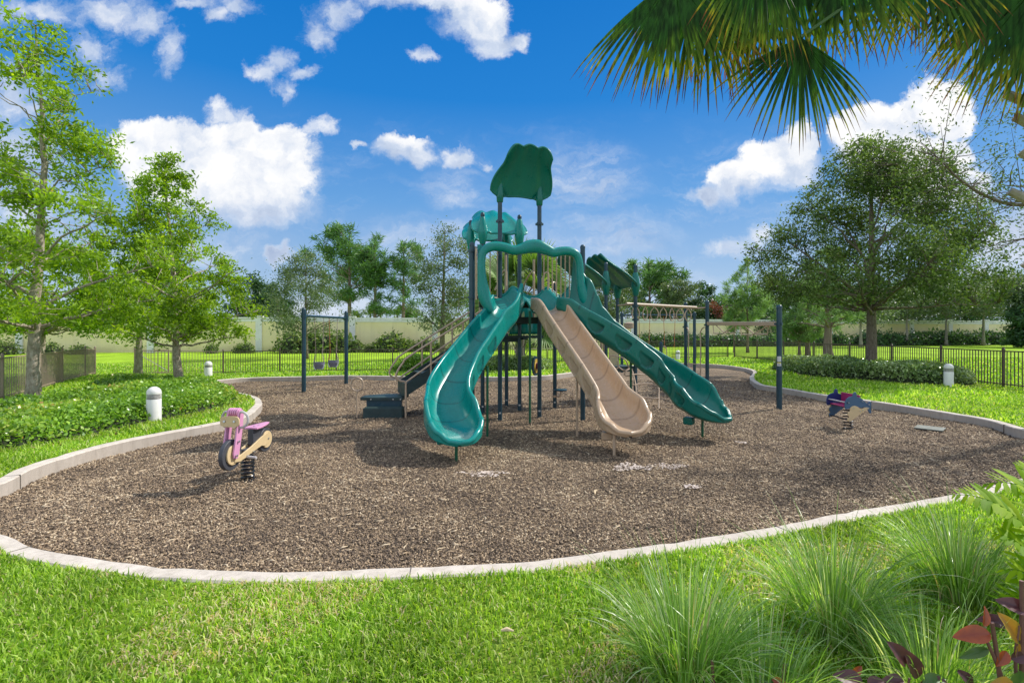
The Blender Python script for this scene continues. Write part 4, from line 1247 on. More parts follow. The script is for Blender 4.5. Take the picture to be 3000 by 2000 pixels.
def belt(t0, t1, label):
    a = q0.lerp(q1, t0); b_ = q0.lerp(q1, t1); c = (a + b_) / 2
    root = empty('belt_swing', (c.x, c.y, 0), label, 'swing', 'belt swings hanging on the rear frame')
    for s_ in (a, b_):
        m = MB(); h_ = s_ - c; chain(m, h_ + Vector((0, 0, 2.43)), h_ * .75 + Vector((0, 0, .62)), .008); m.build('chain', m_rust, root)
    m = MB(); hw = (b_ - a).length / 2 * .75
    m.grid(lambda u, v: Vector((hw * (2 * u - 1), (v - .5) * .13, .62 - .16 * (1 - (2 * u - 1) ** 2))), 14, 2)
    o = m.build('seat', m_bucket, root); md = o.modifiers.new('thickness', 'SOLIDIFY'); md.thickness = .015
belt(.235, .385, 'black belt swing on the rear frame, seen between the overhead rings')
belt(.575, .735, 'black belt swing on the rear frame, right beside the white light bollard')

# low post with curved handle
x, y = 4.42, 14.67
root = empty('balance_post', (x, y, 0), 'short dark post with a curved tan handle and slack cable behind the right slide', 'balance post')
MB().lathe((0, 0, 0), [(.05, -.05), (.05, 1.38), (.053, 1.382), (.053, 1.41), (.04, 1.44), (.01, 1.45)], 18).build('post', m_post, root)
MB().tube(catmull([(.03, 0, 1.32), (.12, 0, 1.31), (.16, 0, 1.22), (.165, 0, 1.0), (.165, 0, .70), (.2, 0, .58)], False, 6), .016, 8).build('handle', m_beige, root)
MB().tube(catmull([(.2, 0, .60), (.42, .1, .50), (.7, .2, .54), (.85, .3, .66)], False, 8), .014, 8).build('cable', m_steel, root)
# ------------------------------------------------------------ spring riders
m_pink = simple('pink_board', (0.64, 0.29, 0.47), 0.42, 0.06, 5)
m_cream = simple('cream_board', (0.62, 0.47, 0.26), 0.45, 0.06, 5)
m_dark = simple('charcoal_board', (0.055, 0.058, 0.07), 0.5, 0.15, 5)
m_black = simple('black_spring', (0.012, 0.012, 0.014), 0.3, 0.1, 5)
m_grey = simple('grey_grip', (0.48, 0.46, 0.46), 0.5, 0.08, 5)
m_blue = simple('slate_blue_board', (0.055, 0.115, 0.20), 0.45, 0.08, 5)
m_navy = simple('navy_board', (0.015, 0.03, 0.14), 0.45, 0.08, 5)
m_mag = simple('magenta_board', (0.36, 0.03, 0.13), 0.45, 0.08, 5)

def coil(mb, c, r, z0, z1, turns, w):
    pts = []
    n_ = int(turns * 18)
    for i in range(n_ + 1):
        a = 2 * math.pi * turns * i / n_
        pts.append((c[0] + r * math.cos(a), c[1] + r * math.sin(a), z0 + (z1 - z0) * i / n_))
    mb.tube(pts, w, 7)
def disc(mb, c, ax, r, th, n_=28, r2=None):
    c = Vector(c); ax = Vector(ax).normalized(); u = ax.orthogonal().normalized(); w_ = ax.cross(u)
    mb.prism([c - ax * th / 2 + (u * math.cos(2 * math.pi * k / n_) + w_ * math.sin(2 * math.pi * k / n_)) * r for k in range(n_)], ax * th)
bx, by = -3.13, 5.86
bike = empty('bike_spring_rider', (bx, by, 0), 'pink and cream motorbike shaped spring rider on a black coil', 'spring rider', rz=math.atan2(-.997, -.077))
# local axes: x forward (towards the front wheel), y to its left, z up
m = MB(); coil(m, (0, 0), .066, .0, .31, 7.2, .0125); m.build('spring', m_black, bike)
MB().lathe((0, 0, 0), [(.10, -.03), (.10, .004), (.05, .01)], 20).build('base_plate', m_black, bike)
MB().box((0, 0, .34), .16, .09, .07).build('mount_block', m_dark, bike, bevel=.01)
fw = empty('front_wheel', (.32, 0, .375), parent=bike)
m = MB(); disc(m, (0, 0, 0), (0, 1, 0), .172, .05, 36); m.build('tyre', m_dark, fw, bevel=.006)
for sy in (-1, 1):
    m = MB(); disc(m, (0, sy * .034, 0), (0, 1, 0), .112, .018, 32); m.build('wheel_disc', m_cream, fw, bevel=.004)
rw = empty('rear_wheel', (-.34, 0, .40), parent=bike)
m = MB(); disc(m, (0, 0, 0), (0, 1, 0), .145, .05, 36); m.build('tyre', m_dark, rw, bevel=.006)
for sy in (-1, 1):
    m = MB(); disc(m, (0, sy * .034, .01), (0, 1, 0), .105, .018, 32); m.build('wheel_disc', m_cream, rw, bevel=.004)
    # frame board running from the rear disc down to the front hub
    y0 = sy * .046
    pts = [(-.34, .50), (-.20, .47), (.0, .40), (.16, .36), (.30, .33), (.32, .29), (.22, .275), (.08, .30), (-.06, .335), (-.2, .36), (-.28, .34), (-.36, .36)]
    m = MB(); m.prism([(x_, y0 - .009, z_) for x_, z_ in pts], (0, .018, 0)); m.build('frame_board', m_cream, bike, bevel=.004)
    # fork board
    pts = [(.355, .34), (.30, .33), (.27, .37), (.215, .60), (.185, .80), (.20, .86), (.235, .885), (.27, .86), (.285, .78), (.325, .56), (.365, .40)]
    m = MB(); m.prism([(x_, sy * .064 - .010, z_) for x_, z_ in pts], (0, .020, 0)); m.build('fork', m_pink, bike, bevel=.004)
    for (x_, z_, yy_) in ((.33, .37, .078), (.29, .52, .078), (-.34, .42, .047), (-.02, .33, .06), (.10, .31, .06)):
        MB().tube([(x_, sy * yy_, z_), (x_, sy * (yy_ + .014), z_)], .013, 8).build('bolt', m_steel, bike)
    MB().tube([(.10, sy * .05, .30), (.10, sy * .17, .29)], .017, 10).build('foot_peg', m_grey, bike)
    # grip loops
    m = MB(); m.tube(catmull([(.25, sy * .05, .83), (.25, sy * .10, .845), (.235, sy * .145, .80), (.235, sy * .15, .72), (.25, sy * .11, .675), (.26, sy * .06, .67)], False, 5), .014, 8); m.build('handle_grip', m_grey, bike)
for k in range(5):
    m = MB(); disc(m, (.235, -.048 + .024 * k, .84), (0, 1, 0), .048, .018, 20); m.build('crown_board', m_pink, bike, bevel=.003)
# head plate
m = MB(); hp = []
for k in range(24):
    a = 2 * math.pi * k / 24; hp.append((.315 - .0 * math.sin(a), math.copysign(abs(math.cos(a)) ** .55, math.cos(a)) * .112, .745 + math.copysign(abs(math.sin(a)) ** .6, math.sin(a)) * .062))
m.prism(hp, (.02, 0, .003)); hpo = m.build('head_plate', m_cream, bike, bevel=.003)
for sy in (-1, 1): MB().tube([(.33, sy * .058, .75), (.345, sy * .058, .752)], .013, 10).build('bolt', m_steel, hpo)
m = MB(); sp_ = [(-.08, .075), (-.06, .06), (-.20, .082), (-.33, .055), (-.42, .02), (-.42, -.02), (-.33, -.055), (-.20, -.082), (-.06, -.06), (-.08, -.075), (-.055, 0)]
sp_ = [(-.05, .085), (-.15, .09), (-.30, .06), (-.42, .022), (-.42, -.022), (-.30, -.06), (-.15, -.09), (-.05, -.085), (-.065, 0)]
m.prism([(x_, y_, .585 + (-x_) * .02) for x_, y_ in sp_], (0, 0, .02)); seat = m.build('seat', m_pink, bike, bevel=.004)
for x_ in (-.13, -.22): MB().tube([(x_, 0, .60), (x_, 0, .615)], .012, 8).build('bolt', m_steel, seat)
MB().box((-.13, 0, .49), .15, .07, .19).build('seat_support', m_dark, bike, bevel=.006)

dx0, dy0 = 6.02, 8.87
dol = empty('dolphin_spring_rider', (dx0, dy0, 0), 'blue two-dolphin spring rider with cream wave panels and magenta seat', 'spring rider')
def Z(pt, Y): 
    px = 2370 + pt[0] / 9.225; py = 1120 + pt[1] / 9.225
    p = P(px, py, Y); return (p.x - dx0, p.z)
body = [(990, 725), (972, 640), (985, 530), (1020, 450), (1090, 395), (1185, 372), (1202, 300), (1235, 262), (1270, 262), (1290, 320), (1298, 385), (1380, 408), (1450, 452), (1520, 520), (1585, 590), (1605, 545), (1645, 515), (1685, 530), (1692, 610), (1676, 700), (1690, 790), (1680, 838), (1640, 832), (1608, 770), (1590, 700), (1500, 660), (1420, 690), (1340, 670), (1250, 640), (1180, 690), (1060, 720)]
wave = [(1100, 735), (1108, 680), (1160, 640), (1230, 626), (1300, 650), (1350, 692), (1400, 716), (1450, 702), (1500, 676), (1560, 668), (1622, 690), (1560, 730), (1450, 800), (1350, 872), (1250, 950), (1150, 1030), (1085, 1062), (1040, 1045), (1024, 1010), (1042, 962), (1078, 940), (1050, 900), (1032, 850), (1048, 800), (1090, 780)]
for Yp, back in ((8.62, False), (9.12, True)):
    yl = Yp - dy0
    pb = [Z(q, 8.62) for q in body]; pw = [Z(q, 8.62) for q in wave]
    m = MB(); m.prism([(a, yl, z_) for a, z_ in catmull_2(pb)] if False else [(a, yl, z_) for a, z_ in pb], (0, .02, 0)); o = m.build('dolphin_board', m_navy if back else m_blue, dol, bevel=.004)
    m = MB(); m.prism([(a, yl - .018, z_) for a, z_ in pw], (0, .017, 0)) if not back else m.prism([(a, yl + .021, z_) for a, z_ in pw], (0, .017, 0)); m.build('wave_board', m_cream, dol, bevel=.004)
    if back:
        m = MB(); m.prism([(a, yl - .018, z_) for a, z_ in pw], (0, .017, 0)); m.build('wave_board', m_blue, dol, bevel=.004)
    else:
        for q in ((1050, 540), (1430, 505), (1605, 592), (1180, 690), (1360, 770), (1430, 745), (1565, 700), (1075, 1030)):
            a, z_ = Z(q, 8.62); MB().tube([(a, yl - .03, z_), (a, yl, z_)], .0085, 8).build('bolt', m_steel, o)
a0_, z0_ = Z((1040, 550), 8.62); MB().tube([(a0_, -.25, z0_), (a0_, .25, z0_)], .012, 10).build('grip_bar', m_grey, dol)
a0_, z0_ = Z((1070, 1010), 8.62); MB().tube([(a0_, -.25, z0_), (a0_, .25, z0_)], .012, 10).build('foot_bar', m_black, dol)
a0_, z0_ = Z((1230, 690), 8.62); MB().box((a0_, 0, z0_ + .01), .22, .48, .02).build('seat', m_mag, dol, bevel=.004)
MB().box((a0_ + .10, 0, z0_ + .12), .02, .48, .20).build('seat_back', m_mag, dol, bevel=.004)
m = MB(); coil(m, (0, 0), .072, .0, z0_ - .02, 7.5, .011); m.build('spring', m_black, dol)
MB().lathe((0, 0, 0), [(.10, -.03), (.10, .004), (.05, .01)], 20).build('base_plate', m_black, dol)

# ------------------------------------------------------------ bollard lights
m_boll = simple('white_enamel', (0.74, 0.72, 0.69), 0.4, 0.05, 4, dirt=(0.5, 0.47, 0.42))
m_slot = simple('louvre_shadow', (0.10, 0.09, 0.08), 0.6, 0.1)
def bollard(x, y, h, r, label):
    gz = float(ground_z(x, y))
    root = empty('bollard_light', (x, y, gz), label, 'bollard light', 'white bollard lights')
    MB().lathe((0, 0, 0), [(r, -.05), (r, h * .68), (r * .985, h * .685)], 28).build('post', m_boll, root)
    z = h * .69
    MB().lathe((0, 0, z - .01), [(r * .9, 0), (r * .86, h * .14)], 28).build('louvre_core', m_slot, root)
    for k in range(4):
        MB().lathe((0, 0, z + .012 + k * h * .036), [(r * .88, .0), (r * 1.01, .002), (r * 1.01, h * .012), (r * .88, h * .015)], 28).build('louvre', m_boll, root)
    zt = z + h * .15
    MB().lathe((0, 0, zt), [(r, 0)] + [(r * math.cos(a), .02 + r * .95 * math.sin(a)) for a in [math.pi / 2 * k / 9 for k in range(9)]] + [(.002, .02 + r * .95)], 28).build('dome_cap', m_boll, root)
g = G(451, 1234, GZ); bollard(g.x, g.y, .585, .113, 'white dome-topped bollard light at the edge of the near left shrub bed')
g = G(580, 1103, GZ); bollard(g.x, g.y + .6, .53, .13, 'white bollard light in the grass between the small tree and the swing frame')
bollard(12.72, 14.42, .64, .115, 'white bollard light at the right end of the clipped hedge under the big oak')
g = G(1986, 1054, GZ); bollard(g.x, g.y, .50, .115, 'small white bollard light on the lawn behind the overhead rings')

# utility lid and small litter
m = MB(); m.box((0, 0, .012), .40, .40, .02, rz=0.75)
lid = m.build('utility_lid', simple('lid_grey_green', (0.17, 0.18, 0.15), 0.7, 0.15, 9), bevel=.005); g = G(2724, 1257); lid.location = (g.x, g.y, .01)
tag(lid, 'flat grey green square cover lying in the chips near the right kerb', 'cover')
m_dryleaf = simple('dry_leaf', (0.60, 0.46, 0.28), 0.7, 0.2, 20)
def litter(px, py, Ln, W, ang, label, z=None):
    g = G(px, py, 0)
    m = MB(); n_ = 8
    pts = []
    for sg, rg in ((1, range(n_ + 1)), (-1, range(n_ - 1, 0, -1))):
        for k in rg:
            t = k / n_; pts.append(Vector((Ln * (t - .5), sg * W * math.sin(math.pi * t) + .12 * Ln * math.sin(math.pi * t), .025 + .02 * math.sin(math.pi * t))))
    m.add(pts, [tuple(range(len(pts)))])
    o = m.build('dry_leaf', m_dryleaf); o.location = (g.x, g.y, 0); o.rotation_euler = (0, 0, ang)
    tag(o, label, 'leaf')
litter(1750, 1448, .17, .013, 1.15, 'long pale dry leaf lying on the chips in front of the tan slide')
litter(563, 1610, .14, .006, 1.7, 'thin curled pale dry leaf on the chips near the front kerb')
litter(1670, 1290, .20, .005, .2, 'thin dry leaf strip on the chips beside the tan slide leg')
m_sand = simple('pale_sand', (0.60, 0.50, 0.43), 0.9, 0.2, 14)
sand_i = 0
for (px, py, rx_, ry_, lab) in ((1850, 1374, .24, .10, 'pale sandy patch on the chips in front of the tan slide'), (1955, 1372, .20, .09, 'pale sandy patch on the chips right of the tan slide leg'), (1420, 1393, .26, .07, 'faint pale sandy patch in front of the teal slide'), (2175, 1301, .10, .05, 'small pale sandy patch right of the dark green slide'), (2025, 1432, .09, .05, 'tiny pale sandy patch on the open chips')):
    g = G(px, py); rr = np.random.default_rng(px)
    Vs = []; 
    n_ = int(2600 * rx_ * ry_ * 3.14) + 16
    a = rr.random(n_) * 6.283; q = np.sqrt(rr.random(n_)); 
    wob = 1 + .3 * np.sin(a * 3 + px) + .2 * np.sin(a * 5)
    x_ = np.cos(a) * q * rx_ * wob; y_ = np.sin(a) * q * ry_ * wob * 1.6
    c0 = np.stack([x_, y_, .030 + .012 * rr.random(n_) * (1 - q)], 1)
    d = rand_dirs(n_, rr); d[:, 2] *= .1; d = unit(d); s_ = np.stack([-d[:, 1], d[:, 0], rr.normal(size=n_) * .1], 1); Ln = (.008 + .014 * rr.random(n_))[:, None]
    V = np.stack([c0 - d * Ln, c0 + s_ * Ln * .7, c0 + d * Ln, c0 - s_ * Ln * .7], 1).reshape(-1, 3)
    o = np_mesh('sand_patch', V, np.arange(n_ * 4).reshape(n_, 4), rr.random(n_ * 4), m_sand); o.location = (g.x, g.y, 0)
    tag(o, lab, 'sand patch', kind='stuff')
# pine cone / twig in the front grass
g = G(1485, 1868, GZ)
m = MB(); m.tube([(-.03, 0, .02), (0, .004, .025), (.035, -.004, .02)], [.006, .011, .004], 8); o = m.build('dead_twig', m_dryleaf); o.location = (g.x, g.y, GZ + .02); tag(o, 'small dry brown twig end in the front lawn', 'twig')

# ------------------------------------------------------------ bronze picket fence
m_fence = simple('bronze_fence', (0.085, 0.060, 0.045), 0.45, 0.12, 3, dirt=(0.17, 0.13, 0.10))
m_fence2 = simple('faded_bronze_fence', (0.30, 0.22, 0.175), 0.5, 0.12, 3, dirt=(0.33, 0.26, 0.2))
FH = 1.06
def fence(pts, label, mat, pr=.009, gap=.105, name='picket_fence'):
    root = empty(name, (pts[0][0], pts[0][1], float(ground_z(*pts[0]))), label, 'fence')
    o = Vector(root.location)
    for i, p in enumerate(pts):
        gz = float(ground_z(*p)); c = Vector((p[0], p[1], gz)) - o
        nx = pts[min(i + 1, len(pts) - 1)]; pv = pts[max(i - 1, 0)]
        a = math.atan2(nx[1] - pv[1], nx[0] - pv[0])
        q = MB().box(c + Vector((0, 0, FH / 2)), .055, .055, FH + .06, rz=a)
        q.lathe(c + Vector((0, 0, FH + .03)), [(.042, 0), (.042, .015), (.028, .025), (.030, .05), (.012, .075)], 10)
        q.build('post', mat, root, smooth=False)
    for i in range(len(pts) - 1):
        a = Vector((pts[i][0], pts[i][1], float(ground_z(*pts[i])))) - o; b_ = Vector((pts[i + 1][0], pts[i + 1][1], float(ground_z(*pts[i + 1])))) - o
        m = MB(); d = b_ - a; Lh = d.xy.length
        m.bar(a + Vector((0, 0, FH - .015)), b_ + Vector((0, 0, FH - .015)), .03, .035)
        m.bar(a + Vector((0, 0, .11)), b_ + Vector((0, 0, .11)), .025, .03)
        n_ = int(Lh / gap)
        for k in range(1, n_):
            c = a + d * (k / n_)
            m.box(c + Vector((0, 0, FH / 2 + .02)), pr * 2, pr * 2, FH - .06, rz=math.atan2(d.y, d.x))
        m.build('picket_panel', mat, root, smooth=False)
    return root
ptsR = [(14.0, 9.4), (13.95, 11.75), (14.0, 14.1), (14.26, 16.45), (14.42, 18.8), (14.42, 21.15), (14.33, 23.5), (14.17, 25.85), (13.96, 28.2), (13.66, 30.4)]
fence(ptsR, 'bronze picket fence running down the right side behind the big oak', m_fence)
ptsB = [(13.3, 30.5)]
for X_, Y_ in ((11.0, 29.6), (8.7, 28.7), (6.4, 27.5), (4.1, 26.6), (1.8, 25.4), (-.6, 24.8), (-3.0, 24.0), (-5.6, 23.2), (-8.1, 22.8), (-10.6, 22.6), (-13.1, 22.45)): ptsB.append((X_, Y_))
fence(ptsB, 'long dark bronze picket fence across the back behind the play structure', m_fence)
fence([(-13.1, 22.45), (-14.6, 21.4), (-15.7, 20.6)], 'short bronze fence length beside the gate at the back left corner', m_fence2)
# gate with diagonal brace
ga = Vector((-15.7, 20.6)); gb = Vector((-16.6, 19.7))
root = empty('fence_gate', (ga.x, ga.y, float(ground_z(ga.x, ga.y))), 'tan metal fence gate standing half open with diagonal braces', 'gate')
m = MB(); q = Vector((.75, .95, 0))
def gt(t, z): return Vector((q.x * t, q.y * t, z))
m.bar(gt(0, .08), gt(1, .08), .03, .03); m.bar(gt(0, 1.02), gt(1, 1.02), .03, .03); m.bar(gt(0, .05), gt(0, 1.05), .035, .035); m.bar(gt(1, .05), gt(1, 1.05), .035, .035)
m.build('gate_frame', m_fence2, root, smooth=False)
m = MB()
for k in range(1, 9): m.bar(gt(k / 9, .08), gt(k / 9, 1.0), .014, .014)
m.build('picket_panel', m_fence2, root, smooth=False)
m = MB(); m.bar(gt(0, .98), gt(1, .1), .02, .03); m.build('diagonal_brace', m_grey, root, smooth=False)
fence([(-16.6, 19.7), (-15.95, 18.5), (-14.85, 16.35), (-13.55, 14.2), (-12.4, 12.04), (-11.3, 9.9), (-10.2, 7.8)], 'bronze picket fence running along the left side behind the shrub bed', m_fence2, gap=.105, pr=.009)

# ------------------------------------------------------------ boundary wall
m_wall, nt, b, _ = new_mat('yellow_stucco')
co = nt.new('ShaderNodeNewGeometry').outputs['Position']
c = nt.ramp(nt.noise(co, .5, 6, .6), [(.3, (0.82, 0.70, 0.36)), (.7, (0.88, 0.77, 0.46))])
sp = nt.new('ShaderNodeSeparateXYZ'); nt.l.new(co, sp.inputs[0])
stn = nt.math('MULTIPLY', nt.remap(sp.outputs[2], .1, 1.0, 1, 0), nt.noise(co, 1.5, 6, .7))
c = nt.mix(nt.remap(stn, .2, .8, 0, .6), c, (.42, .34, .18))
c = nt.mix(nt.remap(nt.noise(nt.vmath('MULTIPLY', co, (1.6, 1.6, .12)), 1.4, 6, .65), .5, .8, 0, .35), c, (.5, .43, .25))
nt.put(b.inputs['Base Color'], c); b.inputs['Roughness'].default_value = .9
nt.put(b.inputs['Normal'], nt.bump(nt.noise(co, 30, 4), .3, .01))
m_trim = simple('white_trim', (0.74, 0.73, 0.69), 0.8, 0.08, 1.5, dirt=(0.55, 0.53, 0.48))
WSL = .1835
def wy(x): return 52.26 + WSL * x
W0_, W1_ = -64.0, 66.0
HW = 3.02
root = empty('boundary_wall', (0, wy(0), 0), 'long pale yellow stucco wall with white pillars and coping behind the lawn', 'wall')
wd = Vector((1, WSL, 0)).normalized(); wa = math.atan(WSL); wn = Vector((wd.y, -wd.x, 0))
pillX = [-62, -53.6, -43.9, -33.6, -24.4, -15.9, -7.92, 0.6, 7.2, 13.35, 19.6, 25.8, 32.2, 38.0, 43.7, 49.4, 55.1, 60.6, 66.0]
for a, b_ in zip(pillX[:-1], pillX[1:]):
    pa = Vector((a, wy(a) - wy(0), 0)); pb = Vector((b_, wy(b_) - wy(0), 0)); c_ = (pa + pb) / 2; Ln = (pb - pa).length
    pnl = MB().box(c_ + Vector((0, 0, HW / 2 - .1)), Ln - .5, .16, HW + .1, rz=wa).build('wall_panel', m_wall, root, smooth=False)
    MB().box(c_ + Vector((0, 0, HW + .07)) + wn * .0, Ln - .5, .36, .16, rz=wa).build('coping', m_trim, root, smooth=False)
    MB().box(c_ + Vector((0, 0, HW - .16)) + wn * .0, Ln - .5, .26, .24, rz=wa).build('coping', m_trim, root, smooth=False)
for x in pillX:
    c_ = Vector((x, wy(x) - wy(0), 0))
    pl = MB().box(c_ + Vector((0, 0, HW / 2)), .56, .42, HW + .36, rz=wa).build('pillar', m_trim, root, smooth=False)
    MB().box(c_ + Vector((0, 0, HW + .22)), .68, .54, .12, rz=wa).build('pillar_cap', m_trim, pl, smooth=False, bevel=.02)
# ------------------------------------------------------------ bark and foliage materials
def bark(name, c0, c1, c2, sc=12, vert=.25):
    m, nt, b, _ = new_mat(name)
    co = nt.new('ShaderNodeNewGeometry').outputs['Position']
    st = nt.vmath('MULTIPLY', co, (1, 1, vert))
    n1 = nt.noise(st, sc, 7, .7); n2 = nt.noise(co, 2.6, 4, .6)
    c = nt.ramp(n1, [(.3, c0), (.52, c1), (.72, c2)])
    c = nt.mix(nt.remap(n2, .45, .65, 0, .6), c, c1)
    nt.put(b.inputs['Base Color'], c); b.inputs['Roughness'].default_value = .9; b.inputs['Specular IOR Level'].default_value = .2
    nt.put(b.inputs['Normal'], nt.bump(n1, .8, .03))
    return m
bk_pale = bark('pale_bark', (0.16, 0.13, 0.09), (0.36, 0.31, 0.24), (0.56, 0.50, 0.42), 16, .6)
bk_oak = bark('oak_bark', (0.07, 0.055, 0.04), (0.17, 0.14, 0.105), (0.30, 0.26, 0.21), 22, .35)
bk_pine = bark('pine_bark', (0.08, 0.06, 0.05), (0.22, 0.165, 0.135), (0.36, 0.29, 0.25), 8, .2)
bk_grey = bark('grey_bark', (0.12, 0.105, 0.09), (0.27, 0.24, 0.21), (0.42, 0.39, 0.35), 10, .3)

lf_lime = leaf_mat('lime_leaves', [(0, (0.09, 0.18, 0.012)), (.35, (0.19, 0.33, 0.02)), (.75, (0.33, 0.50, 0.03)), (.97, (0.46, 0.58, 0.05)), (1, (0.55, 0.42, 0.08))], trans=.5, tcol=(1.5, 1.45, .4))
lf_oak = leaf_mat('oak_leaves', [(0, (0.03, 0.065, 0.02)), (.5, (0.12, 0.185, 0.048)), (.9, (0.25, 0.33, 0.10)), (1, (0.25, 0.25, 0.10))], trans=.3, tcol=(1.3, 1.4, .5), spec=.2, rough=.6)
lf_olive = leaf_mat('grey_oak_leaves', [(0, (0.06, 0.095, 0.045)), (.5, (0.13, 0.19, 0.085)), (1, (0.27, 0.33, 0.17))], trans=.3, tcol=(1.4, 1.4, .6))
lf_dark = leaf_mat('dark_leaves', [(0, (0.03, 0.075, 0.03)), (.6, (0.065, 0.14, 0.05)), (1, (0.13, 0.24, 0.08))], trans=.25)
lf_pine = leaf_mat('pine_needles', [(0, (0.05, 0.12, 0.04)), (.5, (0.11, 0.23, 0.07)), (1, (0.22, 0.38, 0.11))], trans=.3, tcol=(1.3, 1.4, .6))
lf_pine2 = leaf_mat('young_pine_needles', [(0, (0.10, 0.17, 0.07)), (.5, (0.19, 0.31, 0.12)), (1, (0.34, 0.48, 0.19))], trans=.35, tcol=(1.3, 1.4, .6))
lf_hedge = leaf_mat('hedge_leaves', [(0, (0.05, 0.12, 0.018)), (.4, (0.13, 0.27, 0.03)), (.75, (0.27, 0.45, 0.05)), (.95, (0.45, 0.55, 0.10)), (1, (0.6, 0.38, 0.12))], trans=.3, rough=.3, spec=.6)
lf_silver = leaf_mat('glossy_hedge_leaves', [(0, (0.05, 0.10, 0.03)), (.4, (0.13, 0.22, 0.06)), (.75, (0.32, 0.44, 0.15)), (1, (0.62, 0.68, 0.42))], trans=.22, rough=.28, spec=.7)
lf_palm = leaf_mat('palm_leaves', [(0, (0.07, 0.14, 0.03)), (.6, (0.14, 0.25, 0.05)), (.92, (0.26, 0.36, 0.08)), (1, (0.5, 0.42, 0.10))], trans=.35)
m_core = simple('hull_shade', (0.020, 0.028, 0.010), 0.95, 0.4, 8, bump=.5)  # near black: shade inside hedges and shrubs put into the colour

def skeleton(rng, base, h, r0, lean=(0, 0), crown=None, nb=20, natt=200, h0=.25, rise=.5, wob=.04, gap=-.25, shell=.42, lump=.22, twigs=260, trunk_top=.97, limb=.36):
    """trunk, limbs and twigs grown towards points spread through the crown volume; returns tubes and the points"""
    base = np.array(base, float); tubes = []; nT = 14; tp = []; off = np.zeros(2)
    for i in range(nT + 1):
        t = i / nT
        off = off + rng.normal(size=2) * wob * (h / nT)
        tp.append(base + np.array([lean[0] * t * h + off[0], lean[1] * t * h + off[1], h * trunk_top * t]))
    tpa = np.array(tp)
    tubes.append((tp, [r0 * (1 + .35 * math.exp(-t * 25)) * (1 - .93 * t ** .9) + .006 for t in np.linspace(0, 1, nT + 1)]))
    def at(t): return np.array([np.interp(t, np.linspace(0, 1, nT + 1), tpa[:, i]) for i in range(3)])
    tt = np.linspace(h0, 1, 60); cw = np.array([crown(t) for t in tt]); pw = cw ** 1.35; pw /= pw.sum()
    n0 = natt * 3
    t = np.clip(rng.choice(tt, n0, p=pw) + rng.normal(size=n0) * .012, h0 * .92, 1.0)
    az = rng.random(n0) * 6.283; q = rng.random(n0) ** shell
    ph = rng.random(4) * 6.28
    rr = np.interp(t, tt, cw) * q * (1 + lump * np.sin(az * 3 + t * 11 + ph[0]) + lump * .7 * np.sin(az * 5 - t * 17 + ph[1]))
    ax = np.stack([np.interp(t, np.linspace(0, 1, nT + 1), tpa[:, i]) for i in range(3)], 1)
    P_ = ax + np.stack([rr * np.cos(az), rr * np.sin(az), np.zeros(n0)], 1)
    fr = 5.2 / max(cw)
    ns = np.zeros(n0)
    for k in range(5):
        d = rng.normal(size=3); d /= np.linalg.norm(d); ns += np.sin(P_ @ d * fr * (.7 + .9 * rng.random()) + rng.random() * 6.28)
    keep = np.where(ns / 2.2 > gap)[0][:natt]
    P_, t, q, rr = P_[keep], t[keep], q[keep], rr[keep]
    # limbs towards well spread points
    order = np.argsort(-q * (.7 + .6 * rng.random(len(q)))); pick = []
    for i in order:
        if all(np.linalg.norm(P_[i] - P_[j]) > max(cw) * .45 for j in pick): pick.append(i)
        if len(pick) >= nb: break
    nodes = [tpa[i] for i in range(int(nT * h0), nT + 1)]
    for i in pick:
        tgt = P_[i]; ts = max(h0 * .86, t[i] - rise * abs(rr[i]) / h - .02 * rng.random()); st = at(ts)
        v = tgt - st; Ln = np.linalg.norm(v); hor = np.array([v[0], v[1], 0])
        c1 = st + hor * .35 + np.array([0, 0, v[2] * .55]) + rng.normal(size=3) * Ln * .06
        bp = [(1 - u) ** 2 * st + 2 * u * (1 - u) * c1 + u * u * tgt + rng.normal(size=3) * Ln * .012 * (0 < u < 1) for u in np.linspace(0, 1, 9)]
        br = max(.008, r0 * limb * (1 - ts) ** .8 * min(1.1, Ln / (max(cw) * .9)))
        tubes.append((bp, [br * (1 - .85 * k / 8) + .003 for k in range(9)])); nodes += bp[2:]
    tip_pts = np.array([tpa[-1], tpa[-1] * .6 + tpa[-2] * .4, tpa[-2], tpa[-3]]) + rng.normal(size=(4, 3)) * .04
    nodes = np.array(nodes); extra = []
    for k, i in enumerate(range(len(P_))):
        dd = np.linalg.norm(nodes - P_[i], axis=1) + .6 * np.maximum(0, nodes[:, 2] - P_[i][2]); j = np.argmin(dd)
        a = nodes[j]; v = P_[i] - a
        if k < twigs:
            mid = a + v * .5 + rng.normal(size=3) * np.linalg.norm(v) * .10
            tubes.append(([a, mid, P_[i]], [r0 * .06 + .004, r0 * .035 + .003, .003]))
        extra.append(a + v * .72)
    return tubes, np.concatenate([P_, np.array(extra)[:len(P_) // 2], tip_pts])

def build_trunk(tubes, mat, parent, origin, name='trunk', nside=9):
    m = MB()
    for i, (p, r) in enumerate(tubes):
        m.tube([Vector(q) - origin for q in p], list(r), nside if i == 0 else 5)
    return m.build(name, mat, parent, sharp=None)

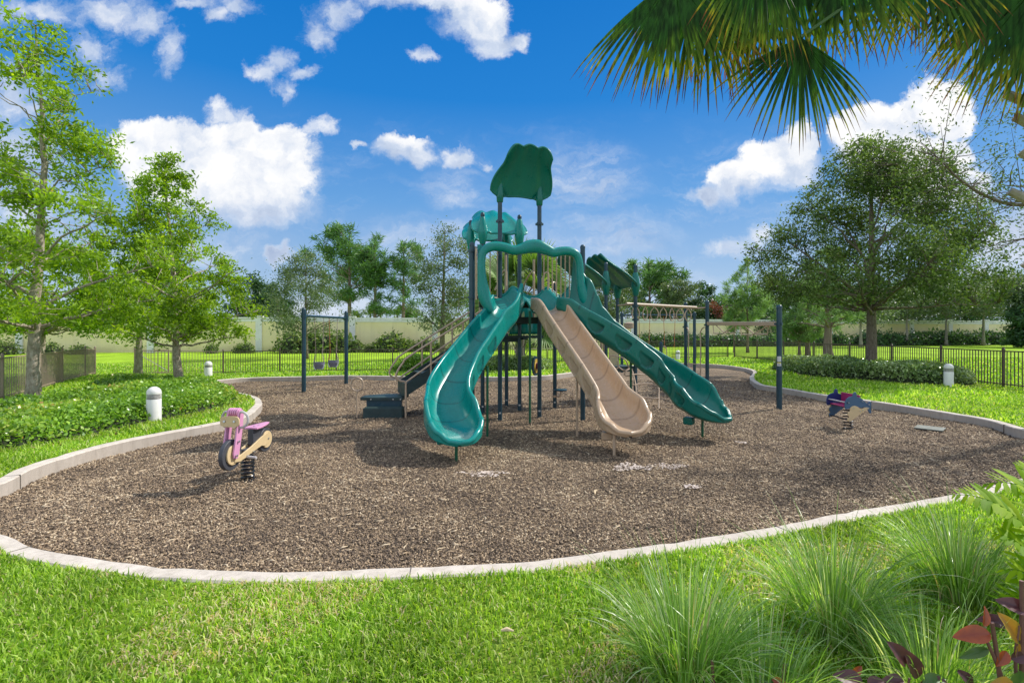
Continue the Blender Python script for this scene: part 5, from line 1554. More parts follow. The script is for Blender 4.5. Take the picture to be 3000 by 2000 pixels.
def crown_leaves(rng, pts, per, spread, size, mat, parent, origin, aspect=.5, up=.5, name='crown', squash=.7, fill=0, clumpvar=.6):
    N = len(pts); cnt = np.maximum(1, (per * (1 + clumpvar * (rng.random(N) * 2 - 1)))).astype(int)
    idx = np.repeat(np.arange(N), cnt)
    sp = spread * (.6 + .8 * rng.random(N))
    off = rng.normal(size=(len(idx), 3)) * sp[idx][:, None] * np.array([1, 1, squash])
    c = pts[idx] + off
    V, F, R_ = leaves(c, size, aspect, up, rng)
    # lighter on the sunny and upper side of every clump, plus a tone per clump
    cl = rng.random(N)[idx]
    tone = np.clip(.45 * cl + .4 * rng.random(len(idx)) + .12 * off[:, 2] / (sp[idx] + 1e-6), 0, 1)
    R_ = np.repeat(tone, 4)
    V = V - np.array(origin)
    return np_mesh(name, V, F, R_, mat, parent)

def ell(rmax, tmid=.55, p=1.0, tmin=.2):
    def f(t):
        if t < tmin: return rmax * .5
        u = (t - tmid) / ((1 - tmid) if t > tmid else (tmid - tmin + .12))
        return rmax * max(.05, (1 - min(1, abs(u)) ** 2.2)) ** .5 ** p
    return f
def tree(name, label, cat, seed, base, h, r0, crown, leafm, barkm, per=30, spread=.3, size=.09, group=None, **kw):
    rng = np.random.default_rng(seed); base = Vector(base)
    root = empty(name, base, label, cat, group)
    ck = {k: kw.pop(k) for k in ('aspect', 'up', 'squash', 'clumpvar') if k in kw}
    tubes, pts = skeleton(rng, base, h, r0, crown=crown, **kw)
    build_trunk(tubes, barkm, root, base)
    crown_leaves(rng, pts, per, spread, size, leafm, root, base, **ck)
    return root
def gp(px, py):
    g = G(px, py, GZ); g.z = float(ground_z(g.x, g.y)); return g

def prof_crown(tt, rr): return lambda t: float(np.interp(t, tt, rr))
# --- left: young trees with pale bark and lime leaves
tree('shade_tree', 'tall slim pale-barked tree with lime leaves at the left edge', 'tree', 11, (-9.66, 9.9, GZ), 7.85, .118, prof_crown([0, .2, .28, .36, .5, .62, .78, .9, 1], [1.2, 1.4, 1.9, 1.8, 1.5, 1.35, 1.2, .95, .4]), lf_lime, bk_pale,
     per=38, spread=.10, size=.10, nb=30, natt=400, h0=.25, rise=.5, wob=.06, lean=(.035, 0), aspect=.38, up=.2, squash=.6, gap=-.25, twigs=400)
tree('shade_tree', 'leaning pale-barked tree with a bright lime pyramid crown behind the white bollard', 'tree', 23, (-8.92, 13.3, GZ), 6.45, .11, prof_crown([0, .18, .25, .34, .5, .64, .79, .9, 1], [.9, 1.0, 1.5, 1.7, 1.75, 1.4, .9, .5, .25]), lf_lime, bk_pale,
     per=42, spread=.115, size=.105, nb=28, natt=380, h0=.22, rise=.4, wob=.05, lean=(-.06, 0), aspect=.4, up=.25, squash=.6, gap=-.15, twigs=400)
tree('shade_tree', 'shorter lime-leaved tree between the two pale trunks, by the gate', 'tree', 31, (-13.9, 18.4, .1), 4.9, .13, prof_crown([0, .36, .5, .7, 1], [1.6, 2.1, 2.3, 1.8, .6]), lf_lime, bk_pale,
     per=56, spread=.16, size=.13, nb=20, natt=190, h0=.40, wob=.05, aspect=.4, up=.25, gap=-.2, twigs=200)
tree('shade_tree', 'low spreading lime-leaved tree beyond the left fence', 'tree', 37, (-14.6, 15.4, .1), 4.9, .11, prof_crown([0, .36, .5, .7, 1], [1.6, 2.2, 2.4, 1.9, .7]), lf_lime, bk_pale,
     per=56, spread=.16, size=.13, nb=20, natt=210, h0=.38, wob=.05, aspect=.4, up=.25, gap=-.2, twigs=200)
# --- the big oak at right
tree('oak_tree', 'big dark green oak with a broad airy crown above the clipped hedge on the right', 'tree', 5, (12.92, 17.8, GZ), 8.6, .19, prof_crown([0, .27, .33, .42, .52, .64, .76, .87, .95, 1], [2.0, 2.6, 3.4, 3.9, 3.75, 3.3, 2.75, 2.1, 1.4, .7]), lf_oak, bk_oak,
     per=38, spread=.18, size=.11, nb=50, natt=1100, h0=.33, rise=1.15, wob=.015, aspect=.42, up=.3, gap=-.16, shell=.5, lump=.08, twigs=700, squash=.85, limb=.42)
# --- trees along the back lawn and beyond the wall
def bt(px, top, D, hw, label, mat, bk, seed, kind='oak', group='background trees behind the play area', trunkpx=None, per=34, base_z=None, **kw):
    X = (px - 1500) / FP * D; gz = float(ground_z(X, D)); h = H + (HY - top) / FP * D - gz; r = hw / FP * D
    shape = kw.pop('shape', [.55, .8, 1.0, 1.0, .82, .3]); h0 = kw.pop('h0', .3)
    per = int(per * 1.3); kw.pop('n1', 0); kw.pop('el0', 0); kw.setdefault('gap', -.5)
    return tree({'oak': 'oak_tree', 'dark': 'evergreen_tree'}[kind], label, 'tree', seed, (X, D, gz), h, kw.pop('r0', .14), prof_crown([0, h0, h0 + .15, .6, .85, 1], [r * s for s in shape]), mat, bk,
                per=per, spread=kw.pop('spread', r * .13), size=kw.pop('size', .0052 * D), group=group, h0=h0, nb=16, natt=kw.pop('natt', 130), wob=.03, twigs=60, **kw)
bt(898, 732, 36, 104, 'bushy grey green oak with slim trunk behind the left swing frame', lf_olive, bk_oak, 41, per=52, h0=.26, aspect=.45, size=.15)
bt(1296, 660, 34, 98, 'tall leaning grey green oak left of the palm and the tall roof post', lf_olive, bk_oak, 42, per=52, h0=.22, lean=(.012, 0), size=.15, r0=.2)
bt(742, 800, 60, 66, 'dark evergreen tree beyond the wall, half hidden by the lime tree', lf_dark, bk_oak, 43, kind='dark', per=54, h0=.1, group='dark trees beyond the wall', size=.28)
bt(800, 830, 62, 60, 'low dark evergreen beyond the wall left of the swing frame oak', lf_dark, bk_oak, 44, kind='dark', per=54, h0=.1, size=.28)
bt(1440, 760, 62, 70, 'dark green tree beyond the wall behind the left roofs', lf_olive, bk_oak, 45, kind='dark', per=44, h0=.1, size=.26)
bt(1700, 800, 62, 60, 'grey green tree beyond the wall behind the dark green slide', lf_olive, bk_oak, 46, per=44, h0=.1, size=.26)
bt(1790, 790, 58, 75, 'broad olive tree beyond the wall right of the dark green roofs', lf_olive, bk_oak, 47, per=48, h0=.1, size=.26)
bt(1990, 820, 60, 70, 'olive tree beyond the wall behind the end of the overhead rings', lf_olive, bk_oak, 48, per=44, h0=.1, size=.26)
bt(2055, 825, 64, 46, 'small dark pointed tree beyond the wall above the track ride', lf_dark, bk_oak, 49, kind='dark', per=44, h0=.1, size=.28)
bt(2120, 880, 60, 62, 'low dark bushy tree leaning over the wall above the track beam', lf_dark, bk_oak, 50, kind='dark', per=50, h0=.1, size=.28)
bt(2230, 880, 60, 66, 'low dark bushy tree at the wall right of the track ride post', lf_dark, bk_oak, 51, kind='dark', per=50, h0=.1, size=.28)
bt(2250, 800, 70, 60, 'light green tree beyond the wall left of the big oak', lf_olive, bk_oak, 52, per=40, h0=.1, size=.3)
# row of grey oaks on the right lawn
for k, (px, D, top, hw) in enumerate(((2522, 52, 850, 66), (2657, 58, 838, 76), (2772, 58, 830, 84), (2882, 58, 822, 84), (2984, 52, 800, 80), (2400, 60, 850, 60))):
    lab = ('small grey green oak just left of the big oak trunk, by the wall', 'grey green oak in the wall row, first right of the big oak trunk', 'grey green oak in the wall row, second right of the big oak trunk',
           'forked grey green oak in the wall row, third right of the big oak trunk', 'grey green oak in the wall row at the right edge', 'thin-trunked grey green oak by the wall behind the young pines')[k]
    bt(px, top, D, hw, lab, lf_olive, bk_grey, 60 + k, per=34, h0=.52, spread=.55, group='grey oaks in a row along the wall', size=.20, el0=.15, r0=.16, shape=[.6, .9, 1, 1, .85, .35])
bt(2720, 800, 75, 120, 'broad dark treetop beyond the wall behind the oak row', lf_dark, bk_oak, 71, kind='dark', per=60, h0=.1, size=.34)
bt(2860, 790, 75, 110, 'dark treetop beyond the wall behind the oak row on the far right', lf_dark, bk_oak, 72, kind='dark', per=60, h0=.1, size=.34)
bt(2570, 830, 75, 100, 'dark treetop beyond the wall behind the big oak trunk', lf_dark, bk_oak, 73, kind='dark', per=60, h0=.1, size=.34)
bt(3030, 840, 50, 60, 'dark bushy tree covering the right end of the wall', lf_dark, bk_oak, 74, kind='dark', per=70, h0=.08, size=.26)

# --- pines
def needle_tufts(rng, pts, per, Ln, w, mat, parent, origin, up=.5):
    N = len(pts); idx = np.repeat(np.arange(N), per)
    d = rand_dirs(len(idx), rng); d[:, 2] += up; d = unit(d)
    s_ = unit(np.cross(d, rand_dirs(len(idx), rng)))
    c = pts[idx] + rng.normal(size=(len(idx), 3)) * Ln * .22
    L_ = Ln * (.6 + .6 * rng.random(len(idx)))[:, None]
    tip = c + d * L_ - np.array([0, 0, 1]) * L_ * .12
    V = np.stack([c - s_ * w * .3, c + s_ * w * .3, c + d * L_ * .5 + s_ * w * .5, tip, c + d * L_ * .5 - s_ * w * .5], 1)
    V = V.reshape(-1, 3) - np.array(origin)
    F = np.arange(len(idx) * 5).reshape(-1, 5)
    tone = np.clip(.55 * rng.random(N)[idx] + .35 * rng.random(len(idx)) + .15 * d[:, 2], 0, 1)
    return np_mesh('crown', V, F, np.repeat(tone, 5), mat, parent)
def pine(px, top, D, hw, label, seed, h0=.5, n1=26, per=20, Ln=.55, w=.07, mat=None, r0=.2, group='tall pines beyond the wall', el0=.1, el1=1.1, subs=5, shape=None, lean=(0, 0), keep=1.0):
    rng = np.random.default_rng(seed); X = (px - 1500) / FP * D; gz = float(ground_z(X, D)); h = H + (HY - top) / FP * D - gz; r = hw / FP * D
    root = empty('pine_tree', (X, D, gz), label, 'tree', group)
    tubes, pts = skeleton(rng, (X, D, gz), h, r0, lean=lean, crown=prof_crown([0, h0, h0 + .12, .7, .9, 1], [r * s for s in (shape or [.7, .8, 1, 1, .8, .45])]), nb=n1, natt=int(n1 * 4.2 * keep), h0=h0, rise=.55, wob=.02, gap=.12, shell=.38, twigs=400)
    build_trunk(tubes, bk_pine, root, Vector((X, D, gz)))
    pts = np.concatenate([pts, pts + rng.normal(size=pts.shape) * r * .05])
    needle_tufts(rng, pts, per, Ln, w, mat or lf_pine, root, (X, D, gz))
    return root
pine(1022, 655, 62, 92, 'tallest round-topped pine beyond the wall, right of the swing frame', 81, h0=.42, n1=30, per=16, Ln=1.0, w=.10, r0=.34, el0=.15, shape=[.7, .8, 1, 1.05, .95, .55])
pine(1098, 705, 62, 52, 'slimmer pine beyond the wall, middle one of the three', 82, h0=.3, n1=22, per=12, Ln=.9, w=.09, r0=.30, shape=[1, .8, .7, .8, 1, .7], keep=.75)
pine(1183, 708, 62, 58, 'pine beyond the wall nearest to the leaning oak', 83, h0=.3, n1=22, per=13, Ln=.9, w=.09, r0=.30, shape=[1, .7, .7, .9, 1, .7], keep=.8)
pine(1905, 765, 66, 88, 'round-topped pine beyond the wall between the dark green roofs and the rings', 84, h0=.3, n1=28, per=18, Ln=1.0, w=.11, r0=.3, shape=[.8, .9, 1, 1.05, .95, .6])
pine(2190, 752, 38, 75, 'young feathery pine on the back lawn behind the track ride', 85, h0=.25, n1=34, per=18, Ln=.36, w=.035, mat=lf_pine2, r0=.10, group='young pines on the back lawn', el0=.1, shape=[.8, 1, 1, .8, .5, .15])
pine(2150, 850, 38, 30, 'thin small pine on the back lawn left of the feathery one', 90, h0=.5, n1=14, per=14, Ln=.32, w=.035, mat=lf_pine2, r0=.06, group='young pines on the back lawn', el0=.1, shape=[.8, 1, 1, .8, .5, .2])
pine(2342, 840, 31, 62, 'young pine on the back lawn, first left of the thick grey trunk pair', 86, h0=.25, n1=26, per=18, Ln=.34, w=.03, mat=lf_pine2, r0=.10, group='young pines on the back lawn', el0=.0, shape=[.9, 1, 1, .8, .6, .3])
pine(2366, 800, 31, 74, 'young pine on the back lawn in the middle of the close group', 87, h0=.32, n1=26, per=18, Ln=.36, w=.03, mat=lf_pine2, r0=.15, group='young pines on the back lawn', el0=.0, shape=[.9, 1, 1, .8, .6, .3])
pine(2426, 720, 28, 80, 'thick-trunked pine on the back lawn, closest one left of the big oak', 88, h0=.34, n1=26, per=18, Ln=.36, w=.03, mat=lf_pine2, r0=.25, group='young pines on the back lawn', el0=.0, shape=[.9, 1, 1, .8, .6, .3])
# dead reddish branch lying over the wall
rng = np.random.default_rng(5)
g = P(2125, 925, 57)
rb = empty('dead_branch', g, 'reddish brown dead branch hanging over the wall above the track beam', 'branch')
bp = [Vector((-1.4, 0, 1.3)), Vector((-.3, -.2, .3)), Vector((1.0, -.4, -.9))]
MB().tube(bp, [.03, .05, .06], 6).build('stem', bk_pine, rb)
pts = np.array([np.array(bp[0]) * (1 - t) + np.array(bp[2]) * t for t in np.linspace(0, 1, 40)]) + rng.normal(size=(40, 3)) * .28
V, F, R_ = leaves(np.repeat(pts, 22, 0) + rng.normal(size=(880, 3)) * .22, .28, .35, .2, rng)
np_mesh('dead_leaves', V, F, R_, leaf_mat('red_leaves', [(0, (.09, .02, .015)), (1, (.30, .09, .06))], trans=.2), rb)
# small palms and shrubs peeping over the wall
for k, (px, py) in enumerate(((1050, 915), (1115, 905), (1165, 905), (1085, 900), (1220, 912))):
    g = P(px, 935, 66); rng = np.random.default_rng(90 + k)
    root = empty('palm_tree', (g.x, g.y, .0), 'small palm top peeping over the wall below the three pines', 'palm', 'small palm tops behind the wall')
    top = Vector((0, 0, H + (HY - py) / FP * 66 - .5)); m = MB()
    MB().tube([(0, 0, 0), top], .12, 8).build('trunk', bk_grey, root)
    Vl = []
    for q in range(14):
        a = rng.random() * 6.28; e_ = .1 + rng.random() * 1.1; cur = np.array(top); d = np.array([math.cos(a) * math.cos(e_), math.sin(a) * math.cos(e_), math.sin(e_)])
        for s in range(9):
            cur = cur + d * .2; d[2] -= .13; Vl.append(cur.copy())
    Vl = np.repeat(np.array(Vl), 5, 0)
    V, F, R_ = leaves(Vl, .45, .16, 0, rng, droop=.5); np_mesh('crown', V, F, R_, lf_palm, root)

# ------------------------------------------------------------ hedges and wall shrubs
def hedge(name, label, cat, poly, h, size, dens, mat, seed, group=None, round_=0.5, lay=3, aspect=.62):
    rng = np.random.default_rng(seed); cx = sum(p[0] for p in poly) / len(poly); cy = sum(p[1] for p in poly) / len(poly)
    gz = float(ground_z(cx, cy)); root = empty(name, (cx, cy, gz), label, cat, group)
    sm = catmull([Vector((p[0], p[1], 0)) for p in poly], True, 5); pl = [(p.x, p.y) for p in sm]
    xs = [p[0] for p in pl]; ys = [p[1] for p in pl]
    A = (max(xs) - min(xs)) * (max(ys) - min(ys)); N = int(A * dens)
    x = min(xs) + (max(xs) - min(xs)) * rng.random(N); y = min(ys) + (max(ys) - min(ys)) * rng.random(N)
    m = in_poly(x, y, pl); x, y = x[m], y[m]
    P0 = np.array(pl); P1 = np.roll(P0, -1, 0)
    def edge_d(x, y):
        d = np.full(len(x), 9.)
        for a, b_ in zip(P0, P1):
            ab = b_ - a; t = np.clip(((x - a[0]) * ab[0] + (y - a[1]) * ab[1]) / (ab @ ab + 1e-9), 0, 1)
            d = np.minimum(d, np.hypot(x - a[0] - ab[0] * t, y - a[1] - ab[1] * t))
        return d
    def top(x, y):
        e_ = edge_d(x, y)
        return h * (np.sqrt(1 - (1 - np.clip(e_ / round_, 0, 1)) ** 2) * .88 + .0) * (1 + .20 * vnoise(x, y, 3.0, seed) + .12 * vnoise(x, y, 8.0, seed + 1)) + .02
    zt = top(x, y); n_ = len(x)
    z = zt * (1 - .5 * rng.random(n_) ** 2.5) + rng.normal(size=n_) * .02
    c = np.stack([x - cx, y - cy, z], 1)
    V, F, R_ = leaves(c, size, aspect, .7, rng, fold=.25)
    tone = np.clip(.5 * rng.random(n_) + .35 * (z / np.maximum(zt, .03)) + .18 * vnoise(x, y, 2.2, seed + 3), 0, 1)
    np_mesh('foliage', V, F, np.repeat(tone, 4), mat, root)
    # dark hull under the leaves, the inside shade put into its colour
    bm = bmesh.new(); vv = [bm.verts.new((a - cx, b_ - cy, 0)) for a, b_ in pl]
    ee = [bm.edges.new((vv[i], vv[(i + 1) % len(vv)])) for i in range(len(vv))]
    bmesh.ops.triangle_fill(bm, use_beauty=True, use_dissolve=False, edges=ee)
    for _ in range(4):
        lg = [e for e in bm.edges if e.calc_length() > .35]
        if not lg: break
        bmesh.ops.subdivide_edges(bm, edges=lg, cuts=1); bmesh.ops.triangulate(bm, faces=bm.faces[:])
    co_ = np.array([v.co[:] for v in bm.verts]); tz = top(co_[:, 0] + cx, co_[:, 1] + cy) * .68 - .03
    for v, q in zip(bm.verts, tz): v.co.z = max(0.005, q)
    me = bpy.data.meshes.new('dark_hull'); bm.to_mesh(me); bm.free()
    link('dark_hull', me, m_core, root, True, None)
    return root
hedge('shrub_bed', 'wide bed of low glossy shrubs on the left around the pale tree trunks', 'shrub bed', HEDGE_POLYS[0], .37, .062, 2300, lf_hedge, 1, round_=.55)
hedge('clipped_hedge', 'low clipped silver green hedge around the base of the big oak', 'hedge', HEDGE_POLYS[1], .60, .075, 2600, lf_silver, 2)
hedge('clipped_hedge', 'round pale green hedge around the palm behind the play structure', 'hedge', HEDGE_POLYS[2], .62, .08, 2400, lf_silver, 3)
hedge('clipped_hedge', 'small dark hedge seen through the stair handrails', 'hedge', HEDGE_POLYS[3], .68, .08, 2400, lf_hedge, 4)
# bark soil under the beds
for k, (hp, e_) in enumerate(((HEDGE_POLYS[0], .28), (HEDGE_POLYS[1], .3))):
    cx = sum(p[0] for p in hp) / len(hp); cy = sum(p[1] for p in hp) / len(hp)
    sm = catmull([Vector((p[0], p[1], 0)) for p in hp], True, 5)
    out = offset(sm, e_); ar = sum(sm[i].x * sm[(i + 1) % len(sm)].y - sm[(i + 1) % len(sm)].x * sm[i].y for i in range(len(sm)))
    if ar < 0: out = offset(sm, -e_)
    m = MB(); m.add([Vector((p.x, p.y, float(ground_z(p.x, p.y)) - .005)) for p in out], [tuple(range(len(out)))])
    o = m.build('soil_bed', m_soil, smooth=False); tag(o, kind='structure')
# individual shrubs at the foot of the wall
shr = []
rng = np.random.default_rng(77)
for px in [15, 150, 235, 620, 705, 722, 855, 900, 950, 985, 1010, 1040, 1080, 1105, 1130, 1165, 1190, 1225, 1250, 1290, 1330, 1420, 1470, 1560, 1610]:
    shr.append((px, .75 + .75 * rng.random(), 0))
for px in [855, 905, 955, 1000, 1135]: shr.append((px + 6, 2.0 + .3 * rng.random(), 0))
for px in list(range(1800, 2300, 24)): shr.append((px, 1.2 + .5 * rng.random(), 1))
for px in list(range(2300, 2470, 26)): shr.append((px, 1.3 + .5 * rng.random(), 1))
for px in list(range(2520, 3010, 22)): shr.append((px, 1.5 + .4 * rng.random(), 2))
SHL = ('dark green shrub growing at the foot of the yellow wall', 'green shrub in the row below the wall behind the fence', 'dark shrub in the dense row along the wall on the far right')
SHG = ('shrubs at the foot of the left wall', 'shrubs below the wall behind the fence', 'dense shrub row on the far right')
protos = {}
for i, (px, hh_, kd) in enumerate(shr):
    k = (px - 1500) / FP; X = (52.26 - 1.8 - .6 * rng.random()) * k / (1 - WSL * k); Y = X / k if abs(k) > 1e-6 else 50
    key = (kd, i % 3)
    if key not in protos:
        r2 = np.random.default_rng(200 + i); n_ = 620
        d = rand_dirs(n_, r2); d[:, 2] = np.abs(d[:, 2]); rr = (.55 + .5 * r2.random(n_))
        c = d * rr[:, None] * np.array([.75, .75, .95]) + r2.normal(size=(n_, 3)) * .05
        V, F, R_ = leaves(c, .17, .5, .3, r2)
        ob = np_mesh('shrub', V, F, R_, lf_dark if kd != 0 else lf_oak); protos[key] = ob
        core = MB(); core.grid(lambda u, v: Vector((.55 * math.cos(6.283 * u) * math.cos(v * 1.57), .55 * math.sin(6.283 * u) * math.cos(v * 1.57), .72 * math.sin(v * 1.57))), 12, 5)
        inner = core.build('dark_hull', m_core, ob)  # dark dome under the leaves, coloured as the shade inside
    else:
        src = protos[key]; ob = src.copy(); COL.objects.link(ob)
        for ch in src.children:
            c2 = ch.copy(); COL.objects.link(c2); c2.parent = ob
    s_ = hh_; w_ = hh_ * (.85 + .4 * rng.random())
    ob.location = (X, Y, float(ground_z(X, Y))); ob.scale = (w_, w_, s_); ob.rotation_euler = (0, 0, rng.random() * 6.28)
    tag(ob, SHL[kd], 'shrub', SHG[kd])

# ------------------------------------------------------------ palms
def fan(rng, hub, d, nrm, Rr, nseg=38, spreadA=2.5, droop=.35, w0=.022, nl=6, tipdroop=.5, split=.45):
    """one palmate leaf: folded segments joined near the hub, free and drooping towards the tips"""
    d = np.array(d, float); d /= np.linalg.norm(d); nrm = np.array(nrm, float); nrm -= d * (nrm @ d); nrm /= np.linalg.norm(nrm); sd_ = np.cross(nrm, d)
    V = []; F = []; T = []
    for k in range(nseg):
        a = (k / (nseg - 1) - .5) * spreadA * 1.0 + rng.normal() * .02
        dirk = d * math.cos(a) + sd_ * math.sin(a)
        Lk = Rr * (.72 + .28 * math.cos(a * .62)) * (.9 + .2 * rng.random())
        cur = np.array(hub, float); dd = dirk.copy(); b = len(V); side_k = np.cross(nrm, dirk)
        dr = droop * (.7 + .6 * rng.random())
        for s in range(nl + 1):
            t = s / nl
            w = w0 * Rr * (min(1, .25 + t * 2.2) if t < .4 else (1 - ((t - .4) / .6) ** 1.6) + .03)
            sk = side_k
            V += [cur - sk * w, cur + nrm * w * .55, cur + sk * w]
            T += [t] * 3
            if s < nl:
                cur = cur + dd * Lk / nl
                dd = dd + np.array([0, 0, -1]) * dr * t * (1 + tipdroop * t) * .5 + rng.normal(size=3) * .018 * (t > split); dd /= np.linalg.norm(dd)
        if k:
            for s in range(min(2, nl)):
                q = b + s * 3; pq = q - (nl + 1) * 3; F.append((pq + 2, q, q + 3, pq + 5))
        for s in range(nl):
            q = b + s * 3; F += [(q, q + 1, q + 4, q + 3), (q + 1, q + 2, q + 5, q + 4)]
    return np.array(V), np.array(F), np.array(T)
lf_frond, nt, b, out = new_mat('frond_leaf')
at = nt.new('ShaderNodeAttribute'); at.attribute_name = 'rnd'
co = nt.new('ShaderNodeNewGeometry').outputs['Position']
tt = nt.math('ADD', at.outputs['Fac'], nt.math('MULTIPLY', nt.math('SUBTRACT', nt.noise(co, 5.0, 4, .6), .5), .35))
c = nt.ramp(tt, [(0, (0.03, 0.095, 0.012)), (.5, (0.025, 0.085, 0.012)), (.74, (0.11, 0.17, 0.018)), (.85, (0.33, 0.27, 0.02)), (.93, (0.22, 0.075, 0.03)), (1, (0.13, 0.05, 0.035))])
hs = nt.new('ShaderNodeHueSaturation'); nt.put(hs.inputs['Value'], nt.remap(nt.noise(nt.vmath('MULTIPLY', co, (1, 1, .12)), 42, 3), .35, .65, .5, 1.5)); nt.put(hs.inputs['Color'], c); c = hs.outputs[0]
nt.put(b.inputs['Base Color'], c); b.inputs['Roughness'].default_value = .55; b.inputs['Specular IOR Level'].default_value = .12
tr = nt.new('ShaderNodeBsdfTranslucent'); nt.put(tr.inputs[0], nt.mix(1.0, c, (1.5, 1.6, .5), 'MULTIPLY')); ms = nt.new('ShaderNodeMixShader'); ms.inputs[0].default_value = .38
nt.l.new(b.outputs[0], ms.inputs[1]); nt.l.new(tr.outputs[0], ms.inputs[2]); nt.l.new(ms.outputs[0], out.inputs[0])
def frond(rng, root, origin, a, b_, d, nrm, Rr, mat, nm='frond', pr=.012, **kw):
    """petiole from a to the hub b_, then the fan"""
    a = Vector(a); b_ = Vector(b_); mid = (a + b_) / 2 + Vector((0, 0, (b_ - a).length * .10))
    m = MB(); m.tube(catmull([a - origin, mid - origin, b_ - origin], False, 5), [pr * 1.5 - pr * .08 * i for i in range(11)], 6)
    st = m.build('petiole', lf_palm, root)
    V, F, T = fan(rng, b_, d, nrm, Rr, **kw)
    return np_mesh(nm, V - np.array(origin), F, T, mat, root)
# palm behind the play structure
rng = np.random.default_rng(3)
px0, D0 = .36, 22.0; gz = float(ground_z(px0, D0)); org = Vector((px0, D0, gz))
sab = empty('palm_tree', org, 'fan palm with a booted grey trunk behind the middle of the play structure', 'palm')
m = MB(); tp = [(0, 0, -.1), (.02, 0, .5), (0, 0, 1.2), (.03, 0, 2.2), (.05, 0, 3.0)]
m.tube(tp, [.25, .22, .21, .22, .24], 14)
m.build('trunk', bk_grey, sab)
for k in range(26):
    a = k * 2.4; z = .6 + k * .085
    c_ = Vector((.2 * math.cos(a), .2 * math.sin(a), z)); o_ = Vector((math.cos(a), math.sin(a), 0))
    MB().bar(c_, c_ + o_ * .14 + Vector((0, 0, .26)), .10, .03).build('leaf_base', bk_grey, sab)
topc = org + Vector((.05, 0, 2.95))
for k in range(56):
    a = k * 2.399 + rng.normal() * .15; e_ = 1.35 - 1.95 * (k / 55) + rng.normal() * .08
    d = Vector((math.cos(a) * math.cos(e_), math.sin(a) * math.cos(e_), math.sin(e_)))
    pl_ = (1.15 + .45 * rng.random()) * (1 + .25 * math.sin(max(0, e_)))
    hub = topc + d * pl_ - Vector((0, 0, .12 * pl_ * pl_ * (1 - e_)))
    frond(rng, sab, org, topc, hub, d - Vector((0, 0, .30)), Vector((rng.normal() * .5, -.9, .5 + .4 * rng.random())), 1.0 + .3 * rng.random(), lf_palm, nseg=30, spreadA=3.9, droop=.55, w0=.034, nl=4)
# overhead palm at the top right
rng = np.random.default_rng(8)
org = Vector((3.98, 3.45, GZ)); pt = empty('palm_tree', org, 'palm at the right edge with fan fronds hanging across the top right of the view', 'palm')
Ztop = 4.5
MB().tube([(0, 0, -.1), (.02, 0, 1.5), (0, .02, 3.2), (-.02, 0, 4.35)], [.17, .15, .15, .17], 16).build('trunk', bk_grey, pt)
m_boot = simple('pale_boot', (0.34, 0.30, 0.24), .8, .25, 14, dirt=(.16, .13, .1))
for (px, py, Ln) in ((2950, 100, .3), (2945, 285, .3), (2972, 352, .22), (2990, 455, .2), (2958, 570, .3), (3000, 780, .2)):
    tip = P(px, py - 10, 3.6); root_ = Vector((3.90, 3.50, tip.z - .17))
    m = MB(); m.tube([root_ - org, (root_ + tip) / 2 - org + Vector((0, 0, -.02)), tip - org], [.034, .038, .029], 8); m.build('leaf_base', m_boot, pt)
tc = org + Vector((-.05, 0, Ztop - GZ))
# (hub pixel x, y, depth), direction in the picture plane, size
FR = [((1975, -75, 4.0), (-.16, -.95), 1.02, 1.9, 44), ((2060, -110, 4.2), (.05, -1), 1.05, 1.8, 38), ((2345, 105, 3.9), (-.06, -1), .78, 2.6, 40), ((2190, -80, 4.5), (.02, -1), .92, 1.9, 36), ((2310, -120, 4.1), (.15, -1), .98, 1.9, 36),
      ((2470, -120, 4.0), (.25, -1), .92, 1.7, 32), ((2700, -100, 4.2), (-.1, -1), .85, 2.0, 36), ((2850, -130, 4.4), (-.25, -1), .98, 1.8, 34), ((2950, -70, 4.1), (-.3, -1), .95, 1.9, 40), ((3060, -40, 4.0), (-.3, -.9), 1.05, 1.8, 40), ((2600, -190, 4.7), (0, -1), .95, 2.2, 36),
      ((2230, -160, 3.6), (-.1, -.95), .8, 1.8, 34), ((2050, -150, 4.6), (-.15, -.95), .95, 1.8, 34), ((3100, 60, 4.3), (-.25, -1), .8, 2.2, 34)]
for (hx, hy, hD), (dx_, dz_), Rr, sa, ns in FR:
    hD *= .76; Rr *= .84; hy += 5 if hx < 2250 or hy > 0 else -30
    hub = P(hx, hy, hD); d = Vector((dx_, .12 * rng.normal(), dz_)); nrm = Vector((.25 * rng.normal(), -1, .25 + .2 * rng.normal()))
    frond(rng, pt, org, tc, hub, d, nrm, Rr, lf_frond, pr=.014, nseg=ns, spreadA=sa * .80, droop=.32, w0=.0145, nl=7)
